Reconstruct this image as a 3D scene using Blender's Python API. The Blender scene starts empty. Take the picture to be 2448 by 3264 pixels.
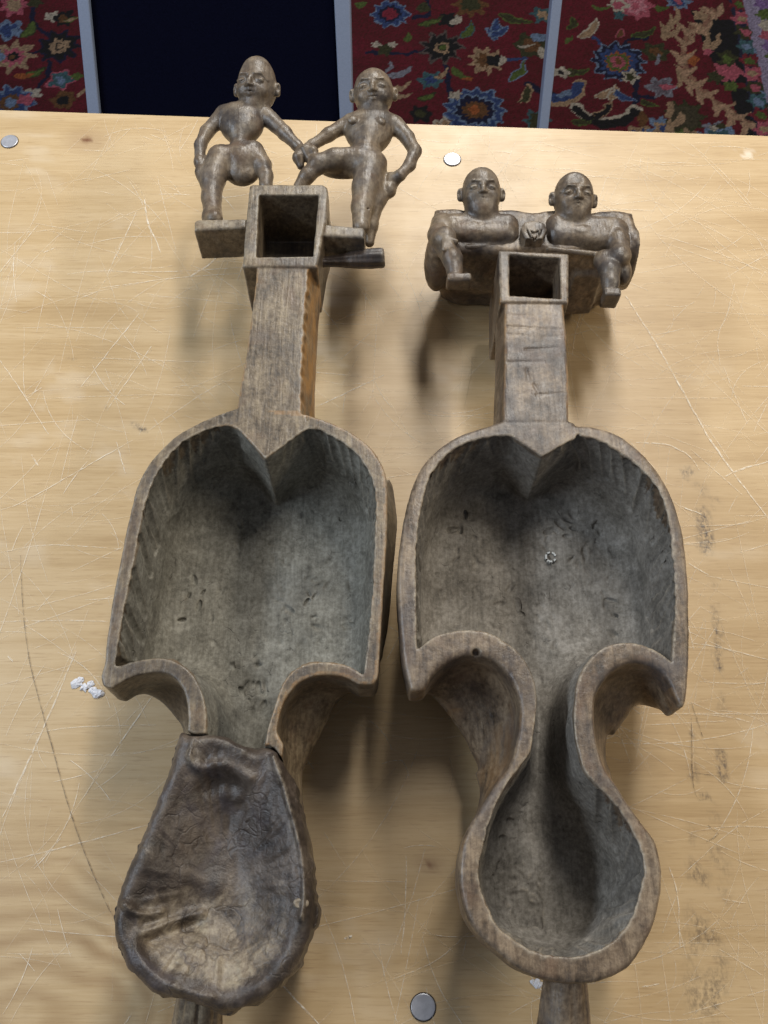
import bpy, math, random
import numpy as np
from mathutils import Vector, Matrix
random.seed(7); rng = np.random.default_rng(7)
scene = bpy.context.scene
COL = scene.collection
R = math.radians

# ------------------------------------------------------------------ camera
FPX, TH, HC, H = 3050.0, R(66), 0.63, 0.10        # focal length in photo px, pitch, camera height, rim height of the fiddles
cam_d = bpy.data.cameras.new('camera'); cam = bpy.data.objects.new('camera', cam_d); COL.objects.link(cam)
cam_d.sensor_fit = 'VERTICAL'; cam_d.sensor_height = 36.0; cam_d.lens = 36.0 * FPX / 3264.0
cam_d.clip_start = 0.01; cam_d.clip_end = 60
cam.location = (0, 0, HC); cam.rotation_euler = (R(90) - TH, 0, 0)
scene.camera = cam

# ------------------------------------------------------------------ light
w = bpy.data.worlds.new('World'); scene.world = w; w.use_nodes = True
bg = w.node_tree.nodes['Background']; bg.inputs['Color'].default_value = (0.80, 0.86, 1.0, 1); bg.inputs['Strength'].default_value = 0.15
def area_lamp(name, loc, aim, sx, sy, power, color, roll=0):
    d = bpy.data.lights.new(name, 'AREA'); d.shape = 'RECTANGLE'; d.size = sx; d.size_y = sy
    d.energy = power; d.color = color
    o = bpy.data.objects.new(name, d); COL.objects.link(o); o.location = loc
    v = Vector(aim) - Vector(loc)
    o.rotation_euler = v.to_track_quat('-Z', 'Y').to_euler()
    return o
def ceiling_lamp(name, loc, sx, sy, power, color):
    o = area_lamp(name, loc, (loc[0], loc[1], loc[2] - 1), sx, sy, power, color); o.rotation_euler = (0, 0, 0); return o
ceiling_lamp('ceiling_tube_near', (0.42, 1.22, 1.75), 0.18, 0.75, 17, (1.0, 0.97, 0.91))
ceiling_lamp('ceiling_tube_far', (0.30, 2.38, 1.75), 0.40, 0.80, 48, (1.0, 0.97, 0.91))
ceiling_lamp('ceiling_tube_warm', (1.85, 0.55, 1.45), 0.25, 1.2, 23, (1.0, 0.87, 0.66))
ceiling_lamp('ceiling_tube_cool', (-1.7, 0.35, 1.6), 0.25, 1.6, 42, (0.76, 0.87, 1.0))
scene.view_settings.view_transform = 'Standard'; scene.view_settings.look = 'None'
scene.view_settings.exposure = 0.26; scene.view_settings.gamma = 1.0

# ------------------------------------------------------------------ where things stand: rays through the survey crops
CR = dict(d=(0, 0, 1 / 1.4756), c1=(580, 150, 2.074), c2=(1300, 480, 2.074), c3=(300, 1250, 1.659), c4=(1200, 1250, 1.508),
          c5=(300, 2250, 1.843), c6=(1300, 2250, 1.445), c7=(0, 0, 1.3554), c8=(1124, 0, 1.253), c9=(0, 300, 1.3554),
          c10=(1824, 400, 1.702), c11=(0, 1400, 1.186), c12=(900, 1900, 1.621), c13=(2048, 1300, 1.1275))
AF = np.array([0, math.cos(TH), -math.sin(TH)]); AU = np.array([0, math.sin(TH), math.cos(TH)]); AX = np.array([1.0, 0, 0])
def ray(c, x, y):
    o = CR[c]; px = o[0] + x / o[2]; py = o[1] + y / o[2]
    return AF + AX * (px - 1224) / FPX + AU * (1632 - py) / FPX
def at(c, x, y, z):
    d = ray(c, x, y); return np.array([0, 0, HC]) + d * ((z - HC) / d[2])
def aty(c, x, y, Y):
    d = ray(c, x, y); return np.array([0, 0, HC]) + d * (Y / d[1])

# ------------------------------------------------------------------ object helpers
def empty(name, loc, label=None, cat=None, group=None):
    o = bpy.data.objects.new(name, None); COL.objects.link(o); o.location = loc; o.empty_display_size = 0.02
    tag(o, label, cat, group); return o
def tag(o, label=None, cat=None, group=None, kind=None):
    if label: o['label'] = label
    if cat: o['category'] = cat
    if group: o['group'] = group
    if kind: o['kind'] = kind
    return o
def mesh_np(name, V, faces, mat, parent=None, normals=None, attrs=None, smooth=True):
    """V (n,3) world coords, faces (m,k) int array."""
    off = np.array(parent_loc(parent)) if parent else np.zeros(3)
    V = np.asarray(V, np.float32) - off.astype(np.float32)
    faces = np.asarray(faces, np.int32); m, k = faces.shape
    me = bpy.data.meshes.new(name)
    me.vertices.add(len(V)); me.vertices.foreach_set('co', V.ravel())
    me.loops.add(m * k); me.loops.foreach_set('vertex_index', faces.ravel())
    me.polygons.add(m); me.polygons.foreach_set('loop_start', np.arange(0, m * k, k, dtype=np.int32))
    me.update(calc_edges=True); me.validate()
    if smooth: me.polygons.foreach_set('use_smooth', np.ones(len(me.polygons), bool))
    if attrs:
        for n, a in attrs.items():
            if a.ndim == 1:
                at_ = me.attributes.new(n, 'FLOAT', 'POINT'); at_.data.foreach_set('value', a.astype(np.float32))
            else:
                at_ = me.attributes.new(n, 'FLOAT_COLOR', 'POINT'); at_.data.foreach_set('color', a.astype(np.float32).ravel())
    if normals is not None: me.normals_split_custom_set_from_vertices(normals.astype(np.float32).tolist())
    me.materials.append(mat)
    o = bpy.data.objects.new(name, me); COL.objects.link(o)
    if parent: o.parent = parent
    return o
def parent_loc(p):
    v = Vector((0, 0, 0))
    while p: v += p.location; p = p.parent
    return v
def mesh_py(name, V, F, mat, parent=None, smooth=False):
    off = parent_loc(parent) if parent else Vector((0, 0, 0))
    me = bpy.data.meshes.new(name); me.from_pydata([tuple(Vector(v) - off) for v in V], [], F); me.update()
    if smooth: me.polygons.foreach_set('use_smooth', [True] * len(me.polygons))
    me.materials.append(mat)
    o = bpy.data.objects.new(name, me); COL.objects.link(o)
    if parent: o.parent = parent
    return o

# ------------------------------------------------------------------ numpy noise
def vnoise(P, scale, seed=0):
    q = np.asarray(P, np.float64) / scale; i = np.floor(q).astype(np.int64); f = q - i; f = f * f * (3 - 2 * f)
    def hsh(a):
        n = (a[..., 0] * 73856093) ^ (a[..., 1] * 19349663) ^ (a[..., 2] * 83492791) ^ (seed * 2654435)
        n = (n ^ (n >> 13)) * 1274126177; n = n ^ (n >> 16); return (n & 0xffff) / 65535.0
    r = 0
    for dx in (0, 1):
        for dy in (0, 1):
            for dz in (0, 1):
                wgt = (f[..., 0] if dx else 1 - f[..., 0]) * (f[..., 1] if dy else 1 - f[..., 1]) * (f[..., 2] if dz else 1 - f[..., 2])
                r = r + wgt * hsh(i + np.array([dx, dy, dz]))
    return r * 2 - 1
def fbm(P, scale, seed=0, o=3):
    r = 0; a = 1.0; t = 0
    for k in range(o): r = r + a * vnoise(P, scale / 2 ** k, seed + k); t += a; a *= 0.5
    return r / t
def sstep(a, b, x):
    t = np.clip((x - a) / (b - a), 0, 1); return t * t * (3 - 2 * t)

# ------------------------------------------------------------------ carving: signed distance grids and surface nets
class Grid:
    def __init__(s, lo, hi, h):
        s.lo = np.array(lo, np.float32); s.h = h
        s.n = np.ceil((np.array(hi) - lo) / h).astype(int) + 1
        s.ax = [(s.lo[i] + h * np.arange(s.n[i])).astype(np.float32) for i in range(3)]
        s.F = np.full(s.n, 0.05, np.float32)
    def sl(s, lo, hi):
        a = np.clip(np.floor((np.array(lo) - s.lo) / s.h).astype(int), 0, s.n); b = np.clip(np.ceil((np.array(hi) - s.lo) / s.h).astype(int) + 1, 0, s.n)
        return tuple(slice(a[i], b[i]) for i in range(3))
    def put(s, fn, lo, hi, k=0.0, cut=False):
        q = s.sl(lo, hi); X = s.ax[0][q[0]][:, None, None]; Y = s.ax[1][q[1]][None, :, None]; Z = s.ax[2][q[2]][None, None, :]
        if 0 in s.F[q].shape: return
        d = fn(X, Y, Z); f = s.F[q]
        if cut: d = -d; f = -f; d = -d
        if cut:
            f0 = s.F[q]; e = -fn(X, Y, Z)
            if k > 0:
                hh = np.clip(0.5 - 0.5 * (e - f0) / k, 0, 1); s.F[q] = e * (1 - hh) + f0 * hh + k * hh * (1 - hh)
            else: s.F[q] = np.maximum(f0, e)
        else:
            if k > 0:
                hh = np.clip(0.5 + 0.5 * (f - d) / k, 0, 1); s.F[q] = f * (1 - hh) + d * hh - k * hh * (1 - hh)
            else: s.F[q] = np.minimum(f, d)
    def cap(s, p, q, r1, r2=None, k=0.0, cut=False, sz=None):
        p = np.array(p, float); q = np.array(q, float); r2 = r1 if r2 is None else r2; v = q - p; L = float(v @ v) + 1e-12
        def fn(X, Y, Z):
            a, b, c = X - p[0], Y - p[1], Z - p[2]
            t = np.clip((a * v[0] + b * v[1] + c * v[2]) / L, 0, 1)
            return np.sqrt((a - v[0] * t) ** 2 + (b - v[1] * t) ** 2 + (c - v[2] * t) ** 2) - (r1 + (r2 - r1) * t)
        m = max(r1, r2) + 3 * k + 0.004
        s.put(fn, np.minimum(p, q) - m, np.maximum(p, q) + m, k, cut)
    def chain(s, pts, rad, k=0.004, cut=False):
        for i in range(len(pts) - 1): s.cap(pts[i], pts[i + 1], rad[i], rad[i + 1], k, cut)
    def ell(s, c, rad, M=None, k=0.0, cut=False):
        c = np.array(c, float); rad = np.array(rad, float); M = np.eye(3) if M is None else np.array(M)   # columns = local axes
        def fn(X, Y, Z):
            a, b, d = X - c[0], Y - c[1], Z - c[2]
            l = [(a * M[0, i] + b * M[1, i] + d * M[2, i]) for i in range(3)]
            k0 = np.sqrt(sum((l[i] / rad[i]) ** 2 for i in range(3))); k1 = np.sqrt(sum((l[i] / rad[i] ** 2) ** 2 for i in range(3))) + 1e-9
            return k0 * (k0 - 1) / k1
        m = rad.max() + 3 * k + 0.004; s.put(fn, c - m, c + m, k, cut)
    def box(s, c, half, M=None, r=0.001, k=0.0, cut=False):
        c = np.array(c, float); hf = np.array(half, float) - r; M = np.eye(3) if M is None else np.array(M)
        def fn(X, Y, Z):
            a, b, d = X - c[0], Y - c[1], Z - c[2]
            l = [np.abs(a * M[0, i] + b * M[1, i] + d * M[2, i]) - hf[i] for i in range(3)]
            return np.sqrt(sum(np.maximum(v, 0) ** 2 for v in l)) + np.minimum(np.maximum(np.maximum(l[0], l[1]), l[2]), 0) - r
        m = np.linalg.norm(half) + 3 * k + 0.003; s.put(fn, c - m, c + m, k, cut)
    def prism(s, poly, z0, z1, k=0.0, cut=False, r=0.0, grow=None):
        poly = np.array(poly)[:, :2]; m = 0.004 + 3 * k + (0.012 if grow else 0)
        def fn(X, Y, Z):
            d, _ = poly_sdf(poly, X[:, 0, 0], Y[0, :, 0]); d = d[:, :, None]
            if grow: d = d - grow(X, Y, Z)
            return smax(smax(d, Z - z1, r), z0 - Z, r)
        s.put(fn, (*(poly.min(0) - m), z0 - m), (*(poly.max(0) + m), z1 + m), k, cut)
    def sample(s, V):
        q = (V - s.lo) / s.h; i = np.clip(np.floor(q).astype(int), 0, s.n - 2); f = q - i; r = 0
        for dx in (0, 1):
            for dy in (0, 1):
                for dz in (0, 1):
                    r = r + (f[:, 0] if dx else 1 - f[:, 0]) * (f[:, 1] if dy else 1 - f[:, 1]) * (f[:, 2] if dz else 1 - f[:, 2]) * s.F[i[:, 0] + dx, i[:, 1] + dy, i[:, 2] + dz]
        return r
    def grad(s, V):
        e = s.h * 0.8; g = np.stack([s.sample(V + e * np.eye(3)[i]) - s.sample(V - e * np.eye(3)[i]) for i in range(3)], 1)
        return g / (np.linalg.norm(g, axis=1, keepdims=True) + 1e-9)
    def convex(s, V, r=.0018):
        return sum(s.sample(V + r * sg * np.eye(3)[i]) for i in range(3) for sg in (-1, 1)) / (6 * r)
    def mesh(s):
        F = s.F; F[0] = F[-1] = 0.05; F[:, 0] = F[:, -1] = 0.05; F[:, :, 0] = F[:, :, -1] = 0.05
        S = F < 0; n = s.n
        cnt = np.zeros(n - 1, np.uint8)
        for dx in (0, 1):
            for dy in (0, 1):
                for dz in (0, 1): cnt += S[dx:n[0] - 1 + dx, dy:n[1] - 1 + dy, dz:n[2] - 1 + dz]
        cells = np.argwhere((cnt > 0) & (cnt < 8)); idx = np.full(n - 1, -1, np.int32); idx[tuple(cells.T)] = np.arange(len(cells))
        val = {}
        for c in np.ndindex(2, 2, 2): val[c] = F[cells[:, 0] + c[0], cells[:, 1] + c[1], cells[:, 2] + c[2]]
        acc = np.zeros((len(cells), 3)); num = np.zeros(len(cells))
        for a in range(3):
            o = [i for i in range(3) if i != a]
            for u in (0, 1):
                for v in (0, 1):
                    c0 = [0, 0, 0]; c0[o[0]] = u; c0[o[1]] = v; c1 = list(c0); c1[a] = 1
                    f0, f1 = val[tuple(c0)], val[tuple(c1)]; m = (f0 < 0) != (f1 < 0)
                    t = np.where(m, f0 / np.where(f0 == f1, 1, f0 - f1), 0)
                    p = np.zeros_like(acc); p[:, a] = t; p[:, o[0]] = u; p[:, o[1]] = v
                    acc += p * m[:, None]; num += m
        V = s.lo + s.h * (cells + acc / num[:, None])
        Q = []
        for a in range(3):
            b, c = (a + 1) % 3, (a + 2) % 3
            A = [slice(1, n[i] - 1) for i in range(3)]; A[a] = slice(0, n[a] - 1); B = list(A); B[a] = slice(1, n[a])
            s0 = S[tuple(A)]; s1 = S[tuple(B)]; e = np.argwhere(s0 != s1); st = [A[i].start for i in range(3)]
            fl = s0[tuple(e.T)]; e = e + st
            eb = np.eye(3, dtype=int)[b]; ec = np.eye(3, dtype=int)[c]
            q = np.stack([idx[tuple((e - eb - ec).T)], idx[tuple((e - ec).T)], idx[tuple(e.T)], idx[tuple((e - eb).T)]], 1)
            q[~fl] = q[~fl][:, ::-1]; Q.append(q)
        return V, np.concatenate(Q)
def smax(a, b, k):
    if k <= 0: return np.maximum(a, b)
    hh = np.clip(0.5 - 0.5 * (b - a) / k, 0, 1); return b * (1 - hh) + a * hh + k * hh * (1 - hh)
def poly_sdf(poly, xs, ys, want_s=False):
    X = xs[:, None].astype(np.float32); Y = ys[None, :].astype(np.float32)
    best = np.full((len(xs), len(ys)), 1e9, np.float32); ins = np.zeros(best.shape, bool); S = np.zeros_like(best); acc = 0.0
    P = np.asarray(poly, np.float32)
    for i in range(len(P)):
        a = P[i]; b = P[(i + 1) % len(P)]; v = b - a; L = float(v @ v)
        if L < 1e-14: continue
        t = np.clip(((X - a[0]) * v[0] + (Y - a[1]) * v[1]) / L, 0, 1)
        d = (X - a[0] - v[0] * t) ** 2 + (Y - a[1] - v[1] * t) ** 2
        if want_s:
            m = d < best; S[m] = acc + (t * math.sqrt(L))[m]; acc += math.sqrt(L)
        best = np.minimum(best, d)
        if a[1] != b[1]:
            c = (a[1] > Y) != (b[1] > Y); ins ^= c & (X < (b[0] - a[0]) * (Y - a[1]) / (b[1] - a[1]) + a[0])
    d = np.sqrt(best); return np.where(ins, -d, d), S
def spline(pts, step=0.0025):
    P = np.array(pts, float); out = []
    if len(P) < 3: return P[:-1]
    E = np.vstack([2 * P[0] - P[1], P, 2 * P[-1] - P[-2]])
    for i in range(1, len(E) - 2):
        n = max(1, int(np.linalg.norm(E[i + 1] - E[i]) / step))
        for j in range(n):
            t = j / n; p0, p1, p2, p3 = E[i - 1:i + 3]
            out.append(0.5 * (2 * p1 + (p2 - p0) * t + (2 * p0 - 5 * p1 + 4 * p2 - p3) * t * t + (3 * p1 - p0 - 3 * p2 + p3) * t ** 3))
    return np.array(out)
def outline(segs):
    """closed outline: each segment is a smooth run of points, corners between the segments"""
    out = []
    for i, sg in enumerate(segs):
        out.append(spline(list(sg) + [segs[(i + 1) % len(segs)][0]]))
    return np.vstack(out)[:, :2]
def rotm(rx, ry, rz): return np.array((Matrix.Rotation(rz, 3, 'Z') @ Matrix.Rotation(rx, 3, 'X') @ Matrix.Rotation(ry, 3, 'Y')))
def pts(c, z, L, dx=0.0, dy=0.0): return [at(c, x, y, z) + np.array([dx, dy, 0]) for x, y in L]
def carve_noise(V, N, amp, scale, seed): return V + N * (amp * fbm(V, scale, seed))[:, None]

# ------------------------------------------------------------------ materials
def new_mat(name):
    m = bpy.data.materials.new(name); m.use_nodes = True; nt = m.node_tree; b = nt.nodes['Principled BSDF']; return m, nt, b
class NT:
    def __init__(s, nt): s.nt = nt; s.L = nt.links
    def n(s, t, **kw):
        x = s.nt.nodes.new(t)
        for k, v in kw.items(): setattr(x, k, v)
        return x
    def val(s, x, sock, v):
        if hasattr(v, 'is_output') or isinstance(v, bpy.types.NodeSocket): s.L.new(v, x.inputs[sock])
        else: x.inputs[sock].default_value = v
    def coord(s, scale=(1, 1, 1), kind='Object'):
        t = s.n('ShaderNodeTexCoord'); m = s.n('ShaderNodeMapping'); s.L.new(t.outputs[kind], m.inputs[0]); m.inputs['Scale'].default_value = scale; return m.outputs[0]
    def noise(s, vec, scale, detail=4, rough=0.55, dist=0.0):
        x = s.n('ShaderNodeTexNoise'); s.L.new(vec, x.inputs['Vector']); x.inputs['Scale'].default_value = scale
        x.inputs['Detail'].default_value = detail; x.inputs['Roughness'].default_value = rough; x.inputs['Distortion'].default_value = dist; return x.outputs['Fac']
    def ramp(s, fac, stops):
        r = s.n('ShaderNodeValToRGB'); e = r.color_ramp.elements
        while len(e) < len(stops): e.new(0.5)
        for el, (p, c) in zip(e, stops): el.position = p; el.color = (*c, 1) if len(c) == 3 else c
        s.L.new(fac, r.inputs[0]); return r.outputs[0]
    def fr(s, fac, a, b):     # map range 0..1
        m = s.n('ShaderNodeMapRange'); s.L.new(fac, m.inputs[0]); m.inputs[1].default_value = a; m.inputs[2].default_value = b; return m.outputs[0]
    def mix(s, f, a, b, mode='MIX'):
        m = s.n('ShaderNodeMix', data_type='RGBA', blend_type=mode); s.val(m, 0, f)
        for k, v in ((6, a), (7, b)):
            if isinstance(v, tuple): m.inputs[k].default_value = (*v, 1) if len(v) == 3 else v
            else: s.L.new(v, m.inputs[k])
        return m.outputs[2]
    def math(s, op, a, b=0.0, clamp=False):
        m = s.n('ShaderNodeMath', operation=op); m.use_clamp = clamp; s.val(m, 0, a); s.val(m, 1, b); return m.outputs[0]
    def attr(s, name, color=False):
        a = s.n('ShaderNodeAttribute', attribute_name=name); return a.outputs['Color' if color else 'Fac']
    def bump(s, hgt, strength, dist, prev=None):
        b = s.n('ShaderNodeBump'); b.inputs['Strength'].default_value = strength; b.inputs['Distance'].default_value = dist
        s.L.new(hgt, b.inputs['Height'])
        if prev is not None: s.L.new(prev, b.inputs['Normal'])
        return b.outputs[0]
def old_wood(name, tone=(1, 1, 1), dark=0.0, seed=0.0, gr=1.0, gloss=0.0):
    m, nt, b = new_mat(name); T = NT(nt)
    t = T.n('ShaderNodeTexCoord'); mp = T.n('ShaderNodeMapping'); T.L.new(t.outputs['Object'], mp.inputs[0]); mp.inputs['Location'].default_value = (seed, seed * .7, seed * .3)
    co = mp.outputs[0]
    st = T.n('ShaderNodeMapping'); T.L.new(co, st.inputs[0]); st.inputs['Scale'].default_value = (1, 0.09, 0.6)
    grain = T.noise(st.outputs[0], 420, 5, 0.62, 0.4); st2 = T.n('ShaderNodeMapping'); T.L.new(co, st2.inputs[0]); st2.inputs['Scale'].default_value = (1, 0.2, 0.8)
    streak = T.noise(st2.outputs[0], 95, 4, 0.6, 0.8)
    blotch = T.noise(co, 34, 5, 0.6, 0.6); fine = T.noise(co, 900, 3, 0.7)
    mixv = T.math('ADD', T.math('MULTIPLY', blotch, 0.44), T.math('ADD', T.math('MULTIPLY', streak, 0.26 * gr + 0.0), T.math('ADD', T.math('MULTIPLY', T.noise(co, 300, 5, .7, .3), .42), T.math('MULTIPLY', T.math('SUBTRACT', grain, 0.5), 0.36 * gr))))
    def c(*v): return tuple(v[i] * tone[i] for i in range(3))
    base = T.ramp(mixv, [(0.33 + dark, c(.018, .014, .010)), (0.46 + dark, c(.060, .043, .028)), (0.55 + dark, c(.122, .089, .058)), (0.69 + dark, c(.25, .193, .128))])
    if gr < 1: base = T.mix(T.math('MULTIPLY', T.fr(T.noise(co, 70, 4, .6), .35, .75), .42), base, c(.130, .094, .062))
    violet = T.noise(co, 21, 3, 0.6, 1.0)
    base = T.mix(T.math('MULTIPLY', T.fr(violet, .50, .70), 0.55), base, c(.070, .065, .068))
    red = T.noise(co, 27, 3, 0.6, 1.5)
    base = T.mix(T.math('MULTIPLY', T.fr(red, .54, .72), 0.55), base, c(.120, .070, .042))
    # dusty hollowed inside
    ins = T.attr('inside'); dust = T.noise(co, 60, 5, 0.65, 0.5)
    dmix = T.math('ADD', T.math('MULTIPLY', dust, .38), T.math('ADD', T.math('MULTIPLY', T.noise(co, 360, 5, .72), .44), T.math('MULTIPLY', grain, .20)))
    dcol = T.ramp(dmix, [(.36, c(.058, .053, .044)), (.5, c(.165, .155, .131)), (.62, c(.28, .267, .235))])
    cellv = T.n('ShaderNodeTexVoronoi', feature='DISTANCE_TO_EDGE'); dn = T.n('ShaderNodeTexNoise'); T.L.new(co, dn.inputs['Vector']); dn.inputs['Scale'].default_value = 70
    mv = T.n('ShaderNodeVectorMath', operation='MULTIPLY_ADD'); T.L.new(dn.outputs['Color'], mv.inputs[0]); mv.inputs[1].default_value = (.022, .022, .022); T.L.new(co, mv.inputs[2])
    T.L.new(mv.outputs[0], cellv.inputs['Vector']); cellv.inputs['Scale'].default_value = 62
    crack = T.math('MULTIPLY', T.fr(cellv.outputs['Distance'], .035, .0), T.fr(T.noise(co, 110, 3, .6), .57, .64))
    crack = T.math('MULTIPLY', crack, ins)
    dcol = T.mix(T.math('MULTIPLY', crack, .3), dcol, c(.022, .019, .016))
    base = T.mix(T.math('MULTIPLY', ins, 0.92), base, dcol)
    # worn golden edge, soot, pale dusty ridges, paler upward faces
    wear = T.math('MULTIPLY', T.attr('wear'), T.fr(T.noise(st2.outputs[0], 260, 3, .6), .30, .55))
    base = T.mix(wear, base, (.29, .155, .055))
    pale = T.math('MULTIPLY', T.attr('pale'), T.fr(T.noise(co, 240, 4, .65), .36, .62))
    base = T.mix(T.math('MULTIPLY', pale, .8), base, (.33, .28, .21))
    base = T.mix(T.math('MULTIPLY', T.attr('soot'), T.fr(T.noise(co, 90, 4, .6), .25, .6)), base, c(.024, .021, .023))
    spk = T.fr(fine, .62, .70); base = T.mix(T.math('MULTIPLY', spk, .45), base, c(.035, .028, .024))
    T.L.new(base, b.inputs['Base Color'])
    rgh = T.math('ADD', T.math('MULTIPLY', T.noise(co, 130, 3, .6), .38), T.math('ADD', .22 - gloss, T.math('MULTIPLY', ins, .42)))
    T.L.new(rgh, b.inputs['Roughness']); b.inputs['Specular IOR Level'].default_value = 0.5
    n1 = T.bump(grain, .45, .0007); n2 = T.bump(T.noise(co, 160, 5, .6), .5, .0010, n1)
    n3 = T.bump(crack, .5, -.0010, n2)
    T.L.new(n3, b.inputs['Normal']); return m
wood_a = old_wood('old_fiddle_wood', (1.0, 1.0, 0.96), 0.0, 0.0)
wood_b = old_wood('old_fiddle_wood_b', (1.02, 0.98, 0.97), -0.01, 1.37)
wood_fig = old_wood('handled_figure_wood', (.95, .93, .92), -0.06, 3.1, .55, .01)
wood_dark = old_wood('dark_peg_wood', (.6, .55, .55), 0.05, 2.2)

def hide_mat():
    m, nt, b = new_mat('dry_hide'); T = NT(nt); co = T.coord()
    n = T.noise(co, 45, 6, .65, .8); f = T.noise(co, 420, 4, .7)
    dk = T.ramp(T.math('ADD', T.math('MULTIPLY', n, .75), T.math('MULTIPLY', f, .25)), [(.34, (.018, .013, .010)), (.5, (.056, .041, .031)), (.64, (.120, .093, .072))])
    lt = T.ramp(T.math('ADD', T.math('MULTIPLY', n, .6), T.math('MULTIPLY', f, .4)), [(.34, (.060, .043, .030)), (.5, (.185, .142, .095)), (.66, (.34, .285, .20))])
    v = T.n('ShaderNodeTexVoronoi', feature='DISTANCE_TO_EDGE'); dn = T.n('ShaderNodeTexNoise'); T.L.new(co, dn.inputs['Vector']); dn.inputs['Scale'].default_value = 55
    mv = T.n('ShaderNodeVectorMath', operation='MULTIPLY_ADD'); T.L.new(dn.outputs['Color'], mv.inputs[0]); mv.inputs[1].default_value = (.03, .03, .03); T.L.new(co, mv.inputs[2])
    T.L.new(mv.outputs[0], v.inputs['Vector']); v.inputs['Scale'].default_value = 70
    crk = T.math('MULTIPLY', T.fr(v.outputs['Distance'], .07, 0), T.fr(T.noise(co, 50, 2, .5), .47, .58))
    col = T.mix(T.fr(T.math('ADD', T.attr('bare'), T.math('MULTIPLY', T.math('SUBTRACT', T.math('ADD', T.math('MULTIPLY', n, .6), T.math('MULTIPLY', T.noise(co, 130, 5, .7), .4)), .5), 2.2)), .30, 1.0), dk, lt)
    col = T.mix(T.math('MULTIPLY', crk, .45), col, (.030, .022, .018))
    col = T.mix(T.math('MULTIPLY', T.attr('pale'), T.fr(T.noise(co, 260, 4, .65), .38, .6)), col, (.34, .29, .225))
    vi = T.math('MULTIPLY', T.fr(T.noise(co, 38, 3, .6, 1.0), .54, .72), .35); col = T.mix(vi, col, (.060, .052, .066))
    T.L.new(col, b.inputs['Base Color']); b.inputs['Roughness'].default_value = .42; b.inputs['Specular IOR Level'].default_value = .5
    n1 = T.bump(T.noise(co, 210, 5, .65), .55, .0012); n2 = T.bump(f, .3, .0005, n1); T.L.new(T.bump(crk, .35, -.0008, n2), b.inputs['Normal']); return m
hide = hide_mat()
def plain(name, col, rough=.5, metal=0.0, bump=None, var=0.0):
    m, nt, b = new_mat(name); T = NT(nt); co = T.coord()
    n = T.noise(co, bump[0] if bump else 60, 4, .6)
    lo = tuple(x * (1 - var) for x in col); hi = tuple(min(1, x * (1 + var)) for x in col)
    T.L.new(T.ramp(n, [(.3, lo), (.7, hi)]), b.inputs['Base Color'])
    b.inputs['Roughness'].default_value = rough; b.inputs['Metallic'].default_value = metal
    if bump: T.L.new(T.bump(n, bump[1], bump[2]), b.inputs['Normal'])
    return m
def table_mat():
    m, nt, b = new_mat('birch_plywood'); T = NT(nt); co = T.coord()
    g1 = T.noise(T.coord((.045, 1, 1)), 520, 6, .68, .15); g2 = T.noise(T.coord((.05, 1, 1)), 55, 4, .55, .6); big = T.noise(T.coord((.5, 1, 1)), 6, 3, .5, .5)
    pores = T.noise(T.coord((.06, 1, 1)), 900, 3, .6)
    v = T.math('ADD', T.math('MULTIPLY', g1, .35), T.math('ADD', T.math('MULTIPLY', g2, .40), T.math('MULTIPLY', big, .35)))
    col = T.ramp(v, [(.34, (.345, .222, .102)), (.50, (.455, .315, .160)), (.60, (.51, .366, .200)), (.76, (.565, .425, .252))])
    col = T.mix(T.math('MULTIPLY', T.fr(pores, .56, .70), .5), col, (.30, .18, .085))
    rings = T.math('MULTIPLY', T.attr('ring'), T.fr(g2, .2, .7)); col = T.mix(T.math('MULTIPLY', rings, .8), col, (.27, .155, .062))
    stn = T.math('MULTIPLY', T.attr('stain'), T.fr(T.noise(T.coord((1, .6, 1)), 420, 4, .7), .40, .62), True)
    col = T.mix(T.math('MULTIPLY', stn, 1.9, True), col, (.085, .062, .045)); col = T.mix(T.attr('knot'), col, (.15, .055, .022))
    col = T.mix(T.attr('scuff'), col, (.72, .64, .52))
    T.L.new(col, b.inputs['Base Color'])
    T.L.new(T.math('ADD', .34, T.math('MULTIPLY', T.noise(co, 40, 4, .6), .16)), b.inputs['Roughness']); b.inputs['Specular IOR Level'].default_value = .45
    T.L.new(T.bump(g1, .12, .0004), b.inputs['Normal']); return m
def scratch_mat(name, col, alpha):
    m, nt, b = new_mat(name); T = NT(nt); b.inputs['Base Color'].default_value = (*col, 1); b.inputs['Roughness'].default_value = .7
    T.L.new(T.math('MULTIPLY', T.attr('a'), T.math('MULTIPLY', T.fr(T.noise(T.coord(), 300, 3, .6), .30, .62), alpha)), b.inputs['Alpha']); return m

# ================================================================== SETTING: floor
FZ = -0.72
mesh_py('floor', [(-2.5, -1.2, FZ - .012), (2.5, -1.2, FZ - .012), (2.5, 3.6, FZ - .012), (-2.5, 3.6, FZ - .012)], [(0, 1, 2, 3)],
        plain('floor_boards', (.10, .075, .055), .55, 0, (30, .2, .001), .2))['kind'] = 'structure'

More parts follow.
